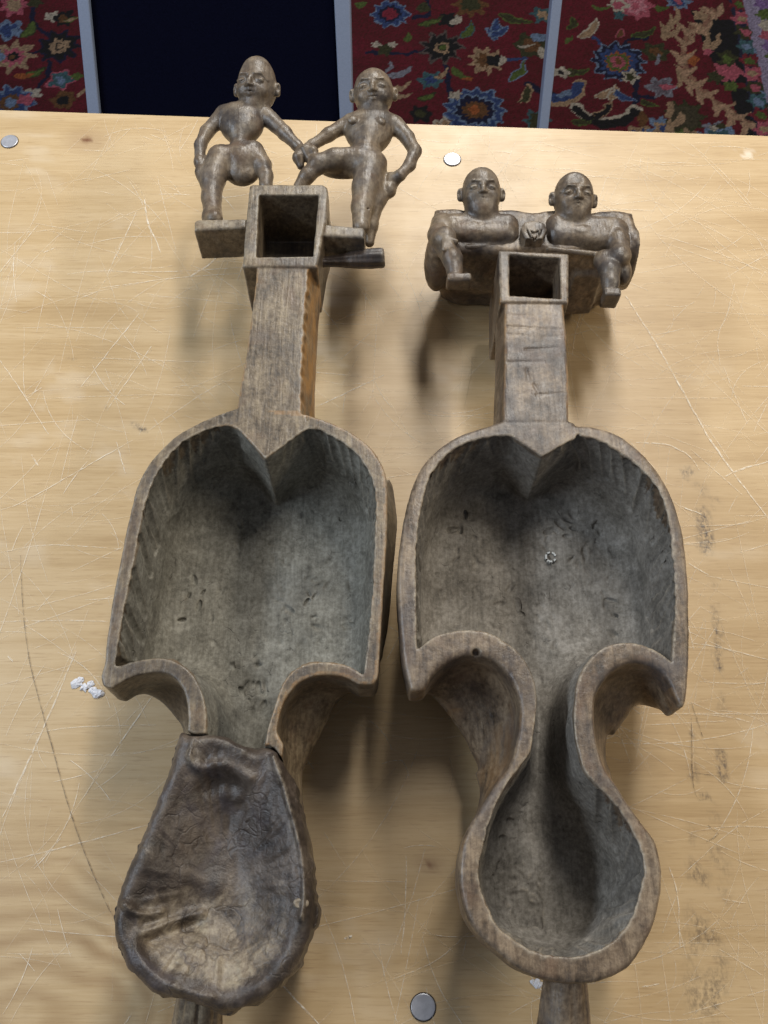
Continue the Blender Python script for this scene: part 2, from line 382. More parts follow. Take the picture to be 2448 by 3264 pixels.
# ================================================================== table
tl, tr = at('d', 0, 238, 0), at('d', 1659, 294, 0)
u = (tr - tl) / np.linalg.norm(tr - tl); vv = np.array([-u[1], u[0], 0]); t0 = tl
table = empty('table', (0, 0.1, 0), 'scratched pale plywood table with steel fixing discs, under both carved fiddles', 'table')
T_W0, T_W1, T_D = -0.32, 1.02, 1.15
nx, ny = 420, 330
S = np.linspace(T_W0, T_W1, nx); Dp = np.linspace(0, -T_D, ny)
GX, GY = np.meshgrid(S, Dp, indexing='ij')
P = t0[None, None, :] + GX[..., None] * u + GY[..., None] * vv
Pn = P.reshape(-1, 3); Pn[:, 2] = 0
def near_line(P, a, b, wd):
    v = b[:2] - a[:2]; t = np.clip(((P[:, :2] - a[:2]) @ v) / (v @ v), 0, 1); d = np.linalg.norm(P[:, :2] - a[:2] - t[:, None] * v, axis=1); return d, t
stain = np.zeros(len(Pn))
nz = fbm(Pn, .012, 3, 4); nz2 = fbm(Pn, .04, 9, 2)
for (c, a_, b_, wd, amt) in (('c13', (262, 340), (262, 600), .004, .85), ('c13', (262, 600), (290, 1400), .003, .5), ('c13', (215, 345), (228, 500), .006, .55), ('c13', (170, 240), (200, 300), .007, .45), ('c13', (175, 1100), (185, 1400), .002, .5), ('c13', (200, 1405), (290, 1395), .004, .6),
                      ('c13', (185, 1500), (190, 1700), .003, .3), ('c13', (240, 1490), (272, 1560), .008, .4), ('c13', (232, 1640), (230, 2130), .014, .30), ('c13', (268, 1500), (266, 2150), .0022, .45), ('c13', (225, 1780), (235, 1960), .012, .35), ('c9', (420, 1330), (620, 1450), .0022, .55), ('c9', (280, 1150), (325, 1147), .0015, .4)):
    a1, b1 = at(c, *a_, 0), at(c, *b_, 0); d, t = near_line(Pn, a1, b1, wd)
    stain = np.maximum(stain, amt * sstep(wd * 1.3, wd * .4, d) * sstep(-.12, .30, nz))
knot = np.zeros(len(Pn))
for c, x, y, r in (('c9', 375, 198, .006), ('c12', 768, 1380, .003)):
    k = at(c, x, y, 0); e = (Pn - k) * np.array([1, 1.5, 1]); d = np.linalg.norm(e[:, :2], axis=1); knot = np.maximum(knot, .8 * sstep(r * 1.2, r * .3, d) + .22 * sstep(r * 5, r, d + nz * .004))
rc = at('d', 60, 2190, 0); q = Pn - rc; e = np.sqrt((q[:, 0] * .62) ** 2 + q[:, 1] ** 2) + .008 * nz2
ring = (0.5 + 0.5 * np.sin(e * 2 * math.pi / .0125 + 2 * nz2)) * sstep(.14, .05, e)
scuff = .16 * sstep(.15, .6, fbm(Pn, .05, 21, 4)) * sstep(-.1, .3, fbm(Pn * np.array([.4, 1, 1]), .008, 31, 2))
d, t = near_line(Pn, at('c10', 900, 155, 0), at('c10', 975, 155, 0), .01); scuff = np.maximum(scuff, .7 * sstep(.006, .002, d) * (np.sin(Pn[:, 0] * 2 * math.pi / .004) > -.1))
ids = np.arange(nx * ny).reshape(nx, ny)
q = np.stack([ids[:-1, :-1], ids[:-1, 1:], ids[1:, 1:], ids[1:, :-1]], -1).reshape(-1, 4)
mesh_np('tabletop', Pn, q, table_mat(), table, attrs=dict(stain=stain, knot=knot, ring=ring, scuff=scuff), smooth=False)
def tb(s, d, z): return t0 + u * s + vv * d + np.array([0, 0, z])
edge_m = plain('plywood_edge', (.50, .35, .19), .6, 0, (200, .3, .001), .25)
z0, z1 = -.0006, -.024
cs = [(T_W0, 0), (T_W1, 0), (T_W1, -T_D), (T_W0, -T_D)]
mesh_py('board_edge', [tb(a, b, z0) for a, b in cs] + [tb(a, b, z1) for a, b in cs], [(0, 1, 5, 4), (1, 2, 6, 5), (2, 3, 7, 6), (3, 0, 4, 7), (4, 5, 6, 7)], edge_m, table)
leg_m = plain('table_leg_steel', (.12, .12, .13), .4, .8)
for a, b in ((T_W0 + .06, -.06), (T_W1 - .06, -.06), (T_W1 - .06, -T_D + .06), (T_W0 + .06, -T_D + .06)):
    r = .02; V = [tb(a + sx * r, b + sy * r, z) for z in (z1 + .0005, FZ) for sx, sy in ((-1, -1), (1, -1), (1, 1), (-1, 1))]
    mesh_py('leg', V, [(0, 1, 5, 4), (1, 2, 6, 5), (2, 3, 7, 6), (3, 0, 4, 7), (4, 7, 6, 5), (0, 3, 2, 1)], leg_m, table)
cap_m = plain('brushed_steel', (.46, .46, .49), .42, .55, (300, .15, .0004), .12); gap_m = plain('disc_gap', (.02, .015, .012), .8)
for c, x, y, tilt in (('c9', 42, 206, (0, 0)), ('d', 977, 345, (0, 0)), ('d', 914, 2175, (0.0, 0.0))):
    k = at(c, x, y, 0); r = .0072; n = 40
    V = [k + np.array([0, 0, .0011])]; rr = ((.5 * r, .0011), (.93 * r, .0011), (.98 * r, .0009), (r, .0002))
    for ra, z in rr: V += [k + np.array([ra * math.cos(2 * math.pi * i / n), ra * math.sin(2 * math.pi * i / n), z]) for i in range(n)]
    F = [(0, 1 + i, 1 + (i + 1) % n) for i in range(n)]
    for j in range(3): F += [(1 + j * n + i, 1 + (j + 1) * n + i, 1 + (j + 1) * n + (i + 1) % n, 1 + j * n + (i + 1) % n) for i in range(n)]
    o = mesh_py('fixing_disc', V, F, cap_m, table, False)
    V = []; 
    for ra, z in ((r * .985, .00035), (r * 1.07, .00035)): V += [k + np.array([ra * math.cos(2 * math.pi * i / n), ra * math.sin(2 * math.pi * i / n), z]) for i in range(n)]
    mesh_py('disc_rim', V, [(i, n + i, n + (i + 1) % n, (i + 1) % n) for i in range(n)], gap_m, o)

# scratches: thin raised burrs of scraped varnish lying on the board
def ribbon(lines, zz):
    V = []; F = []; A = []
    for pl, wd, al in lines:
        pl = np.array(pl)[:, :2]; n = len(pl)
        tg = np.gradient(pl, axis=0); tg /= np.linalg.norm(tg, axis=1, keepdims=True) + 1e-9; nm = np.stack([-tg[:, 1], tg[:, 0]], 1); b0 = len(V)
        for i in range(n):
            ww = wd * (.35 + .65 * math.sin(math.pi * min(1, max(0, (i + .3) / (n - .4)))) ** .5) * random.uniform(.75, 1.25)
            for sg in (-1, 1): V.append((*(pl[i] + nm[i] * ww * sg / 2), zz)); A.append(al * random.uniform(.6, 1))
        F += [(b0 + 2 * i, b0 + 2 * i + 1, b0 + 2 * i + 3, b0 + 2 * i + 2) for i in range(n - 1)]
    return np.array(V), np.array(F), np.array(A)
def tl_(c, P, wd=.0005, al=.8, jit=.0004):
    p = spline([at(c, x, y, 0) for x, y in P] , .004) if len(P) > 2 else np.array([at(c, *P[0], 0) * (1 - t) + at(c, *P[1], 0) * t for t in np.linspace(0, 1, 14)])
    p = np.vstack([p, at(c, *P[-1], 0)]); p[:, :2] += rng.normal(0, jit * .35, (len(p), 2)); return (p, wd, al)
SC = [('c9', (625, 455), (640, 560), (670, 620), (695, 685), .0011, 1), ('c9', (590, 510), (530, 640), (462, 785), .0007, .9), ('c9', (680, 355), (715, 500), (762, 680), .0005, .7), ('c9', (440, 838), (760, 795), (1040, 775), .0006, .8), ('c9', (555, 770), (800, 765), (1045, 750), .0006, .7),
      ('c9', (0, 770), (165, 565), .0006, .8), ('c9', (0, 930), (90, 620), .0004, .6), ('c9', (190, 685), (240, 665), .0007, .8), ('c9', (100, 300), (40, 560), (30, 720), .0004, .5), ('c9', (105, 1000), (115, 1310), (240, 1130), .0005, .6), ('c9', (0, 1150), (110, 1310), (210, 1470), .0007, .8),
      ('c9', (110, 1310), (180, 1270), .0010, .7), ('c9', (350, 1265), (600, 950), .0007, .8), ('c9', (460, 1370), (655, 1090), .0006, .8), ('c9', (0, 980), (300, 880), (700, 800), .0004, .5), ('c9', (180, 430), (120, 600), (0, 800), .0004, .5), ('c9', (0, 670), (300, 840), (480, 910), .0004, .6), ('c9', (620, 185), (660, 200), .0006, .8), ('c9', (650, 175), (720, 205), .0005, .8), ('c9', (680, 205), (830, 130), .0004, .6), ('c9', (820, 790), (900, 740), (940, 700), .0018, .6), ('c9', (330, 890), (430, 850), .0006, .6), ('c9', (430, 700), (470, 800), (520, 960), .0004, .5),
      ('c9', (740, 1000), (700, 1200), (600, 1480), .0005, .5), ('c9', (400, 1140), (900, 1160), .0006, .5), ('c9', (100, 1320), (640, 1300), (900, 1310), .0004, .5), ('c9', (1367, 120), (1367, 180), .0008, .5), ('c9', (610, 215), (1000, 245), .0003, .4), ('c9', (200, 330), (250, 480), .0003, .5), ('c9', (640, 1455), (900, 1280), (1010, 1230), .0005, .7), ('c9', (1360, 1355), (1659, 1215), .0008, .8), ('c9', (1400, 1000), (1590, 930), .0005, .6), ('c9', (1540, 820), (1659, 990), .0005, .6),
      ('c10', (460, 590), (800, 445), (1062, 460), .0004, .6), ('c10', (460, 590), (780, 690), (1062, 805), .0006, .8), ('c10', (290, 925), (480, 1230), (720, 1660), (900, 1920), (1062, 2130), .0013, .9), ('c10', (345, 1720), (440, 1725), (540, 1740), (640, 1800), (690, 1870), .0011, .8), ('c10', (830, 1905), (900, 1870), (1062, 1825), .0012, 1), ('c10', (570, 2060), (700, 2110), .0009, .9), ('c10', (880, 860), (840, 1020), (790, 1150), (800, 1300), .0007, .6), ('c10', (960, 245), (962, 330), (945, 390), .0006, .6),
      ('c10', (370, 180), (370, 230), .0006, .6), ('c10', (0, 210), (95, 207), .0005, .7), ('c10', (400, 2180), (880, 2165), (1062, 2120), .0006, .6), ('c10', (820, 1310), (880, 1460), (950, 1620), .0007, .5), ('c10', (560, 700), (690, 830), .0004, .5), ('c10', (640, 1010), (1062, 1030), .0004, .5), ('c10', (400, 1480), (850, 1480), .0005, .5), ('c10', (985, 1660), (1062, 1500), .0005, .7), ('c10', (210, 1320), (330, 1420), .0005, .5), ('c10', (720, 190), (1062, 185), .0003, .5), ('c10', (340, 400), (300, 540), .0004, .4),
      ('c11', (0, 430), (180, 400), (460, 415), .0007, .5), ('c11', (0, 690), (250, 685), (410, 690), .0008, .5), ('c11', (120, 60), (145, 100), .0012, .6), ('c11', (440, 10), (475, 130), .0007, .8), ('c11', (0, 270), (120, 220), (500, 5), .0006, .8), ('c11', (80, 60), (110, 300), (180, 540), .0004, .5), ('c11', (0, 250), (40, 480), (80, 700), .0004, .5), ('c11', (290, 800), (170, 1080), (10, 1430), .0010, .7), ('c11', (100, 1120), (270, 1090), (590, 1080), .0006, .5), ('c11', (570, 980), (420, 1200), .0008, .7), ('c11', (400, 1210), (320, 1350), .0007, .5), ('c11', (0, 1600), (250, 1540), (590, 1450), .0007, .6), ('c11', (120, 1620), (230, 1510), .0006, .6), ('c11', (100, 640), (300, 590), (430, 550), .0005, .5), ('c11', (270, 500), (460, 410), .0005, .5), ('c11', (210, 570), (140, 650), .0006, .5), ('c11', (30, 820), (50, 840), .0012, .8), ('c11', (120, 1250), (110, 1500), .0004, .4), ('c11', (270, 250), (275, 290), .0005, .5), ('c11', (500, 2170), (470, 2212), .0007, .6),
      ('c12', (0, 2010), (100, 2120), (190, 2212), .0010, .9), ('c12', (640, 1340), (635, 1620), (612, 1850), .0006, .8), ('c12', (740, 1300), (660, 1580), (510, 1990), .0005, .6), ('c12', (720, 1760), (800, 2000), (930, 2212), .0006, .7), ('c12', (960, 1740), (780, 1890), (540, 1990), .0006, .6), ('c12', (215, 1220), (330, 1400), .0005, .4), ('c12', (190, 1470), (640, 1475), .0006, .4), ('c12', (430, 655), (610, 660), .0008, .25), ('c12', (320, 1770), (360, 1755), .0014, .9), ('c12', (700, 1740), (740, 1680), .0004, .5), ('c12', (950, 1780), (930, 1860), .0005, .5), ('c12', (160, 1790), (620, 1800), .0004, .4), ('c12', (390, 1100), (640, 830), .0004, .2),
      ('c13', (95, 1650), (125, 1750), (135, 1945), .0007, .8), ('c13', (175, 845), (290, 865), (451, 905), .0009, .6), ('c13', (10, 1100), (451, 1100), .0007, .6), ('c13', (10, 1140), (300, 1125), .0006, .6), ('c13', (130, 1690), (320, 1520), (451, 1440), .0005, .6), ('c13', (275, 1945), (430, 2040), .0005, .6), ('c13', (165, 560), (235, 600), .0009, .8), ('c13', (330, 390), (420, 800), .0004, .5), ('c13', (350, 520), (451, 490), .0007, .7), ('c13', (0, 2080), (60, 2070), .0008, .7), ('c13', (40, 1920), (260, 1925), .0004, .5)]
def on_board(L):
    out = []
    for p, wd, al in L:
        p = np.array(p); d = (p - t0) @ vv; q = p[(d < -.003)]
        if len(q) > 2: out.append((q, wd, al))
    return out
lines = [tl_(s[0], s[1:-2], s[-2], s[-1]) for s in SC]
for i in range(1000):      # countless fine hairline scratches
    px = random.choice([random.gauss(.28, .2), random.random(), random.gauss(.8, .12)]); py = random.random() ** 1.15
    c = tb(.02 + .66 * px, -.01 - .7 * py, 0); ang = random.choice([random.gauss(0, .2), random.gauss(1.1, .3), random.gauss(2.2, .3), random.uniform(0, 3.14)])
    L = abs(random.gauss(0, .03)) + .006; b = random.gauss(0, .12); pl = [c + np.array([math.cos(ang + b * t) * L * t, math.sin(ang + b * t) * L * t, 0]) for t in np.linspace(-1, 1, 9)]
    lines.append((pl, random.uniform(.00025, .0006), random.uniform(.2, .8)))
V, F, A = ribbon(on_board(lines), .0004)
o = mesh_np('scratch_marks', V, F, scratch_mat('scratched_varnish', (.88, .80, .66), 1.0), table, attrs=dict(a=A), smooth=False); o['kind'] = 'stuff'
dl = [tl_('c11', [(78, 440), (88, 640), (110, 820), (150, 990), (200, 1170), (255, 1370), (320, 1560), (400, 1750), (468, 1868)], .0006, .9, .0002),
      tl_('c13', [(175, 1110), (180, 1340), (205, 1410), (230, 1405)], .0007, .6), tl_('c13', [(175, 1060), (215, 1180)], .0008, .6), tl_('c13', [(180, 1310), (280, 1325)], .0006, .6), tl_('c13', [(175, 1275), (180, 1310)], .0006, .5),
      tl_('c13', [(235, 1500), (272, 1530), (230, 1560)], .0010, .5), tl_('c2', [(430, 1330), (410, 1520), (370, 1710)], .0004, .5)]
V, F, A = ribbon(dl, .0006)
o = mesh_np('pencil_lines', V, F, scratch_mat('dark_line', (.06, .04, .03), .9), table, attrs=dict(a=A), smooth=False); o['kind'] = 'stuff'

# scraps of white paper stuck to the table
paper_m = plain('white_paper', (.62, .61, .63), .8, 0, (400, .5, .001), .1)
def scrap(bits, label, z=.001):
    root = empty('paper_scrap', at(*bits[0][:3], 0), label, 'paper scrap')
    for c, x, y, r in bits:
        r *= .72; k = at(c, x, y, 0); n = 11; a0 = random.random(); V = [k + np.array([0, 0, r * .42])]
        for j, (f, z) in enumerate(((.55, .55), (1, .06))):
            for i in range(n):
                a = 2 * math.pi * i / n + a0; q = r * f * random.uniform(.6, 1.2); V.append(k + np.array([q * math.cos(a) * 1.2, q * math.sin(a), r * z * random.uniform(.3, .9) + .0003]))
        F = [(0, 1 + i, 1 + (i + 1) % n) for i in range(n)] + [(1 + i, 1 + n + i, 1 + n + (i + 1) % n, 1 + (i + 1) % n) for i in range(n)]
        mesh_py('paper_fibre', V, F, paper_m, root)
scrap([('c11', 290, 922, .0058), ('c11', 320, 938, .0045), ('c11', 344, 925, .0030), ('c11', 372, 962, .0060), ('c11', 352, 950, .0035), ('c11', 305, 910, .003)], 'crumbled white paper scraps beside the left horn tip of the fiddle with the hide cover')
scrap([('c6', 600, 1282, .0042), ('c6', 580, 1276, .003)], 'small white paper scrap beside the tail of the open right fiddle')

# ================================================================== FIDDLES
def dHull(top, bot, xs, ys): return poly_sdf(top, xs, ys)[0], poly_sdf(bot, xs, ys)[0]
def finish(root, G, mat, names_fn, masks, amp=.00035, seed=1, extra=None):
    V, Q = G.mesh(); N = G.grad(V)
    V = V - N * (G.sample(V) * .7)[:, None]
    at_ = masks(V, N); cv = G.convex(V); at_['pale'] = np.clip(at_['pale'] + .60 * sstep(.04, .20, cv), 0, 1)
    V = carve_noise(V, N, amp, .011, seed); V = carve_noise(V, N, amp * .45, .0035, seed + 5)
    V = V + N * (at_['inside'] * (.0018 * fbm(V * np.array([1, .55, 1]), .010, seed + 20, 3) + .0006 * vnoise(V * np.array([1, .6, 1]), .0040, seed + 30)))[:, None]
    cen = V[Q].mean(1); lab = names_fn(cen)
    for nm in np.unique(lab):
        q = Q[lab == nm]; used, inv = np.unique(q, return_inverse=True)
        o = mesh_np(str(nm), V[used], inv.reshape(q.shape), mat, root, N[used], {k: a[used] for k, a in at_.items()})
        if extra and nm in extra: o['label'] = extra[nm]

# ---------------------------------------------------------------- left fiddle
RL = at('c3', 850, 900, 0)
left = empty('carved_fiddle', (RL[0], RL[1], 0), 'dark carved wooden fiddle with a shrivelled hide cover and two figures holding hands', 'fiddle', 'carved fiddles on the table')
A1 = [(752, 85), (690, 105), (600, 140), (500, 190), (420, 240), (340, 320), (270, 410), (225, 510), (200, 600), (170, 730), (145, 860), (120, 980), (95, 1110), (75, 1240), (62, 1350), (56, 1420), (35, 1500)]
A2 = [(35, 1500), (45, 1552), (92, 1568)]
A3 = [(92, 1568), (140, 1535), (200, 1505), (300, 1482), (380, 1487), (430, 1518), (470, 1572), (490, 1640), (497, 1720), (492, 1800)]
L3 = [(520, 330), (500, 430), (455, 560), (400, 690), (340, 830), (285, 970), (240, 1100), (222, 1230), (232, 1350), (275, 1470), (350, 1580), (450, 1660), (570, 1695), (700, 1715), (830, 1700), (950, 1650), (1050, 1580), (1130, 1470), (1190, 1340), (1215, 1270), (1235, 1150), (1235, 1000), (1215, 860), (1180, 700), (1140, 540), (1115, 420), (1105, 300)]
A4 = [(1000, 1860), (968, 1800), (978, 1720), (1002, 1640), (1042, 1580), (1092, 1530), (1170, 1500), (1250, 1495), (1330, 1510), (1395, 1545)]
A5 = [(1395, 1545), (1480, 1540), (1503, 1480)]
A6 = [(1503, 1480), (1512, 1350), (1520, 1200), (1530, 1050), (1540, 900), (1548, 750), (1550, 600), (1550, 500), (1540, 430), (1510, 360), (1460, 290), (1400, 240), (1320, 190), (1230, 150), (1150, 125), (1090, 112)]
topL = outline([pts('c3', H, A1[:-1]), pts('c3', H, A2[:-1]), pts('c3', H, A3) + pts('c5', H, L3) + pts('c3', H, A4[:-1]), pts('c3', H, A5[:-1]), pts('c3', H, A6)])
botL = outline([pts('c3', H, A1[:8], .002, -.002) + pts('c3', H, A1[8:15], .004, 0),
                pts('c3', .04, [(280, 1590), (350, 1640), (420, 1720), (470, 1815)]) + pts('c5', .055, [(485, 410), (430, 550), (370, 690), (310, 840), (255, 980), (205, 1110), (182, 1230), (195, 1380), (240, 1480), (300, 1570), (420, 1680), (560, 1705), (700, 1755), (790, 1785), (860, 1772), (995, 1722), (1100, 1645), (1195, 1540), (1250, 1440), (1285, 1320), (1300, 1200)])
                + pts('c12', .035, [(168, 1320), (128, 1150), (115, 1010), (122, 900), (168, 800), (230, 680), (295, 560)]),
                pts('c3', .05, [(1525, 1400), (1562, 1200), (1590, 900), (1608, 700), (1600, 560), (1566, 430)]) + pts('c3', H, [(1440, 300), (1320, 210), (1190, 150)], -.001, -.002)])
I1 = [(905, 352), (835, 272), (762, 195)]
I2 = [(762, 195), (730, 178), (690, 178), (620, 190), (560, 215), (490, 250), (430, 300), (390, 345), (340, 420), (300, 500), (270, 600), (240, 730), (215, 870), (190, 990), (165, 1110), (145, 1230), (125, 1350), (110, 1448)]
I3 = [(110, 1448), (160, 1440), (230, 1420), (330, 1405), (420, 1420), (500, 1470), (550, 1540), (580, 1620), (592, 1700), (590, 1800)]
IL = [(640, 330), (630, 450), (560, 640), (480, 800), (400, 960), (340, 1110), (330, 1250), (370, 1400), (470, 1530), (610, 1590), (760, 1600), (900, 1560), (1010, 1470), (1080, 1340), (1120, 1200), (1120, 1000), (1090, 820), (1040, 640), (1010, 480), (1000, 330)]
I4 = [(905, 1855), (920, 1770), (950, 1680), (980, 1590), (1010, 1520), (1070, 1460), (1150, 1430), (1250, 1430), (1350, 1450), (1425, 1495)]
I5 = [(1425, 1495), (1440, 1380), (1455, 1250), (1465, 1130), (1475, 1000), (1480, 850), (1488, 700), (1490, 570), (1475, 480), (1440, 400), (1390, 330), (1320, 270), (1250, 230), (1180, 195), (1130, 195)]
I6 = [(1130, 195), (1100, 210), (1040, 255), (960, 312)]
inL = outline([pts('c3', H, I1[:-1]), pts('c3', H, I2[:-1]), pts('c3', H, I3) + pts('c5', H, IL) + pts('c3', H, I4[:-1]), pts('c3', H, I5[:-1]), pts('c3', H, I6)])
def body(G, top, bot, inn, horn=(.062, .030), floor=.030, rim_k=.0012, slope=.10, flute_p=.0068, flute_a=.0021, slant=.42, top_cut=None, round_k=None):
    xs, ys = G.ax[0], G.ax[1]
    sgn = np.clip((xs[:, None] - .5 * (inn[:, 0].min() + inn[:, 0].max())) / .03, -1, 1)
    dt, _ = poly_sdf(top, xs, ys); db, _ = poly_sdf(bot, xs, ys); di, s = poly_sdf(inn, xs, ys, True)
    keel = sstep(.016, .038, np.hypot(xs[:, None] - inn[0, 0], ys[None, :] - inn[0, 1] + .004))
    for k, z in enumerate(G.ax[2]):
        wz = float(sstep(H - horn[0], H - horn[1], np.array(z)))
        RR = .05; ins = 0.0 if z > RR else RR - math.sqrt(max(0.0, RR * RR - (RR - max(z, 0)) ** 2))
        d = dt * wz + (db + ins * .8) * (1 - wz)
        zt = H if top_cut is None else top_cut
        rk = rim_k if round_k is None else round_k
        d = smax(d, z - zt, rk); d = np.maximum(d, -z + .0005)
        dep = H - z
        m = sstep(.001, .006, dep) * sstep(floor + .006, floor + .024, z)
        sw = s + .35 * flute_p * np.sin(s * 171 + 2) + .25 * flute_p * np.sin(s * 389 + dep * 90)
        fl = 0 * m * (1 - np.abs(np.sin(math.pi * (sw + slant * dep * sgn) / flute_p)) ** .8) * np.clip(.75 + .6 * np.sin(s * 41 + 1) + .3 * np.sin(s * 97 + dep * 120), .15, 1.3)
        ci = di + slope * dep * keel + fl
        kf = .004 + .016 * keel; e = (floor + .0015 * np.sin(xs[:, None] * 90) * np.sin(ys[None, :] * 70)) - z
        hh = np.clip(0.5 - 0.5 * (e - ci) / kf, 0, 1); ci = e * (1 - hh) + ci * hh + kf * hh * (1 - hh)
        G.F[:, :, k] = np.maximum(d, -ci) if z <= H + .004 else d
    return dt, di
def gouges(G, inn, n_skip0, n_skip1, gap, bite, rad, floor, slope, slant, seed, keep=lambda p: 1.0):
    """one chisel stroke after another down the hollow's wall"""
    r = random.Random(seed); seg = np.roll(inn, -1, 0) - inn; L = np.linalg.norm(seg, axis=1); cum = np.concatenate([[0], np.cumsum(L)])
    ar = np.sum(inn[:, 0] * np.roll(inn[:, 1], -1) - inn[:, 1] * np.roll(inn[:, 0], -1)); sg = 1 if ar > 0 else -1
    cx = .5 * (inn[:, 0].min() + inn[:, 0].max()); t = n_skip0
    def pos(t):
        t = t % cum[-1]; i = min(len(L) - 1, int(np.searchsorted(cum, t, 'right') - 1)); f = (t - cum[i]) / max(L[i], 1e-6); tg = seg[i] / max(L[i], 1e-6)
        return inn[i] + seg[i] * f, tg, np.array([tg[1], -tg[0]]) * sg
    while t < cum[-1] - n_skip1:
        p, tg, nm = pos(t); t += gap * r.uniform(.78, 1.25)
        if r.random() > keep(p): continue
        rr = rad * r.uniform(.9, 1.2); b = bite * r.uniform(.85, 1.15); d0 = rr * .92 + .0004; d1 = min(H - floor - .013, d0 + r.uniform(.024, .042))
        sl = slant * r.uniform(.5, 1.4) * (1 if tg[1] < 0 else -1) * min(1, abs(p[0] - cx) / .03); Q = []
        for f in (0, .33, .67, 1):
            d = d0 + (d1 - d0) * f; p2, _, n2 = pos(t + sl * (d - d0)); Q.append(np.array([*(p2 + n2 * (b - rr * (1 - .2 * f) - slope * d - .0014 * f * f)), H - d]))
        for a in range(3): G.cap(Q[a], Q[a + 1], rr * (1 - .067 * a), rr * (1 - .067 * (a + 1)), cut=True, k=.0001)
def pits(G, inn, n, zf, size, seed, where=lambda p: True, k=.0008):
    """picks and torn fibres on the hollow's floor"""
    r = random.Random(seed); lo, hi = inn.min(0), inn.max(0); c = 0; tries = 0
    from_poly = inn
    while c < n and tries < n * 20:
        tries += 1; p = np.array([r.uniform(lo[0], hi[0]), r.uniform(lo[1], hi[1])])
        if not where(p): continue
        d = poly_sdf(from_poly, np.array([p[0]]), np.array([p[1]]))[0][0, 0]
        if d > -.016: continue
        a = r.gauss(1.57, .9); M = rotm(r.uniform(-.3, .3), r.uniform(-.3, .3), a); sz = size * r.uniform(.5, 1.5)
        G.ell((p[0], p[1], zf + sz * .25), np.array([1.7, .55, .60]) * sz, M, k=k, cut=True); c += 1
lo = np.minimum(topL.min(0), botL.min(0)) - .008; hi = np.maximum(topL.max(0), botL.max(0)) + .008
sk_src = [(600, 165), (690, 160), (770, 168), (840, 208), (920, 236), (1050, 242), (1162, 268)]
skL = [(1180, 450), (1215, 570), (1245, 690), (1272, 820), (1292, 950), (1310, 1100), (1318, 1220), (1298, 1330), (1260, 1440), (1198, 1555), (1110, 1655), (1000, 1735), (865, 1782), (785, 1795), (700, 1766), (560, 1716), (420, 1692), (330, 1615), (262, 1555), (222, 1475), (184, 1380), (172, 1290), (176, 1215), (206, 1100), (255, 970), (314, 830), (374, 680), (434, 540), (484, 410), (514, 290), (548, 195)]
skin_poly = outline([pts('c5', H, sk_src[:-1]), pts('c5', .075, skL)])
G = Grid((lo[0], lo[1], -.003), (hi[0], at('c1', 700, 905, H)[1] + .006, H + .006), .00095)
dtL, diL = body(G, topL, botL, inL)
def plen(c, L): q = np.array([at(c, x, y, H)[:2] for x, y in L]); return np.linalg.norm(np.diff(q, axis=0), axis=1).sum()
ymid0, ymid1 = at('c3', 0, 620, H)[1], at('c3', 0, 1130, H)[1]; ycut = at('c3', 0, 1390, H)[1]
gouges(G, inL, plen('c3', I1), plen('c3', I6), .0078, .0028, .0044, .030, .10, .40, 5, lambda p: 0 if p[1] < ycut else (.45 if p[0] < RL[0] and ymid1 < p[1] < ymid0 else 1.0))
pits(G, inL, 120, .030, .0019, 8, k=.0015)
# lower chamber rim cut down under the hide
G.prism(skin_poly + 0 * skin_poly, H - .008, H + .02, cut=True)
neckL = [at('c9', x, y, H)[:2] for x, y in [(1020, 1385), (1028, 1330), (1042, 1245), (1060, 1150), (1080, 1000), (1096, 880), (1110, 760), (1125, 690), (1335, 690), (1332, 780), (1322, 880), (1312, 1020), (1304, 1200), (1301, 1385)]]
cxn = np.mean([p[0] for p in neckL])
G.prism(neckL, H - .048, H, k=.0, r=.0012, grow=lambda X, Y, Z: .0065 * sstep(.0, .028, H - Z) * (X > cxn) - .004 * sstep(.03, .048, H - Z) + .0012 * np.sin(Y * 520) * np.sin(Y * 190 + 1) * sstep(.006, .0, np.abs(H - Z - .004)) * (X > cxn))
c1 = lambda L, z=H: [at('c1', x, y, z)[:2] for x, y in L]
boxL = c1([(446, 925), (468, 913), (930, 913), (962, 935), (968, 970), (955, 1160), (930, 1260), (895, 1464), (400, 1460), (420, 1200)])
G.prism(boxL, H - .052, H + .0012, r=.0022)
G.prism(c1([(512, 985), (905, 985), (868, 1390), (494, 1394)]), H - .049, H + .02, r=.0004, cut=True)
# bit of right cheek cut open above the lower ledge
G.box(at('c1', 985, 1205, H - .018), (.004, .004, .012), r=.001, cut=True)
# saw cracks at the shoulder
for x0, y0, x1, y1 in ((690, 110, 688, 178), (1130, 125, 1126, 205)): G.cap(at('c3', x0, y0, H), at('c3', x1, y1, H - .003), .0006, .0007, cut=True)
y_neck = at('c3', 920, 95, H)[1]; y_box = at('c1', 650, 1400, H)[1]; y_boxb = at('c1', 650, 1462, H)[1]
xbl, xbr = at('c1', 490, 1430, H)[0], at('c1', 868, 1430, H)[0]
def names_left(c):
    n = np.full(len(c), 'sound_box', dtype=object); n[c[:, 1] > y_neck] = 'neck'
    b = (c[:, 1] > y_box) | ((c[:, 1] > y_boxb - .004) & ((c[:, 0] < xbl - .001) | (c[:, 0] > xbr + .001) | (c[:, 2] < H - .004)) )
    n[b & (c[:, 1] > y_neck)] = 'peg_box'; return n.astype(str)
def look(P2, G, d2):
    i = np.clip(np.round((P2[:, 0] - G.lo[0]) / G.h).astype(int), 0, G.n[0] - 1); j = np.clip(np.round((P2[:, 1] - G.lo[1]) / G.h).astype(int), 0, G.n[1] - 1); return d2[i, j]
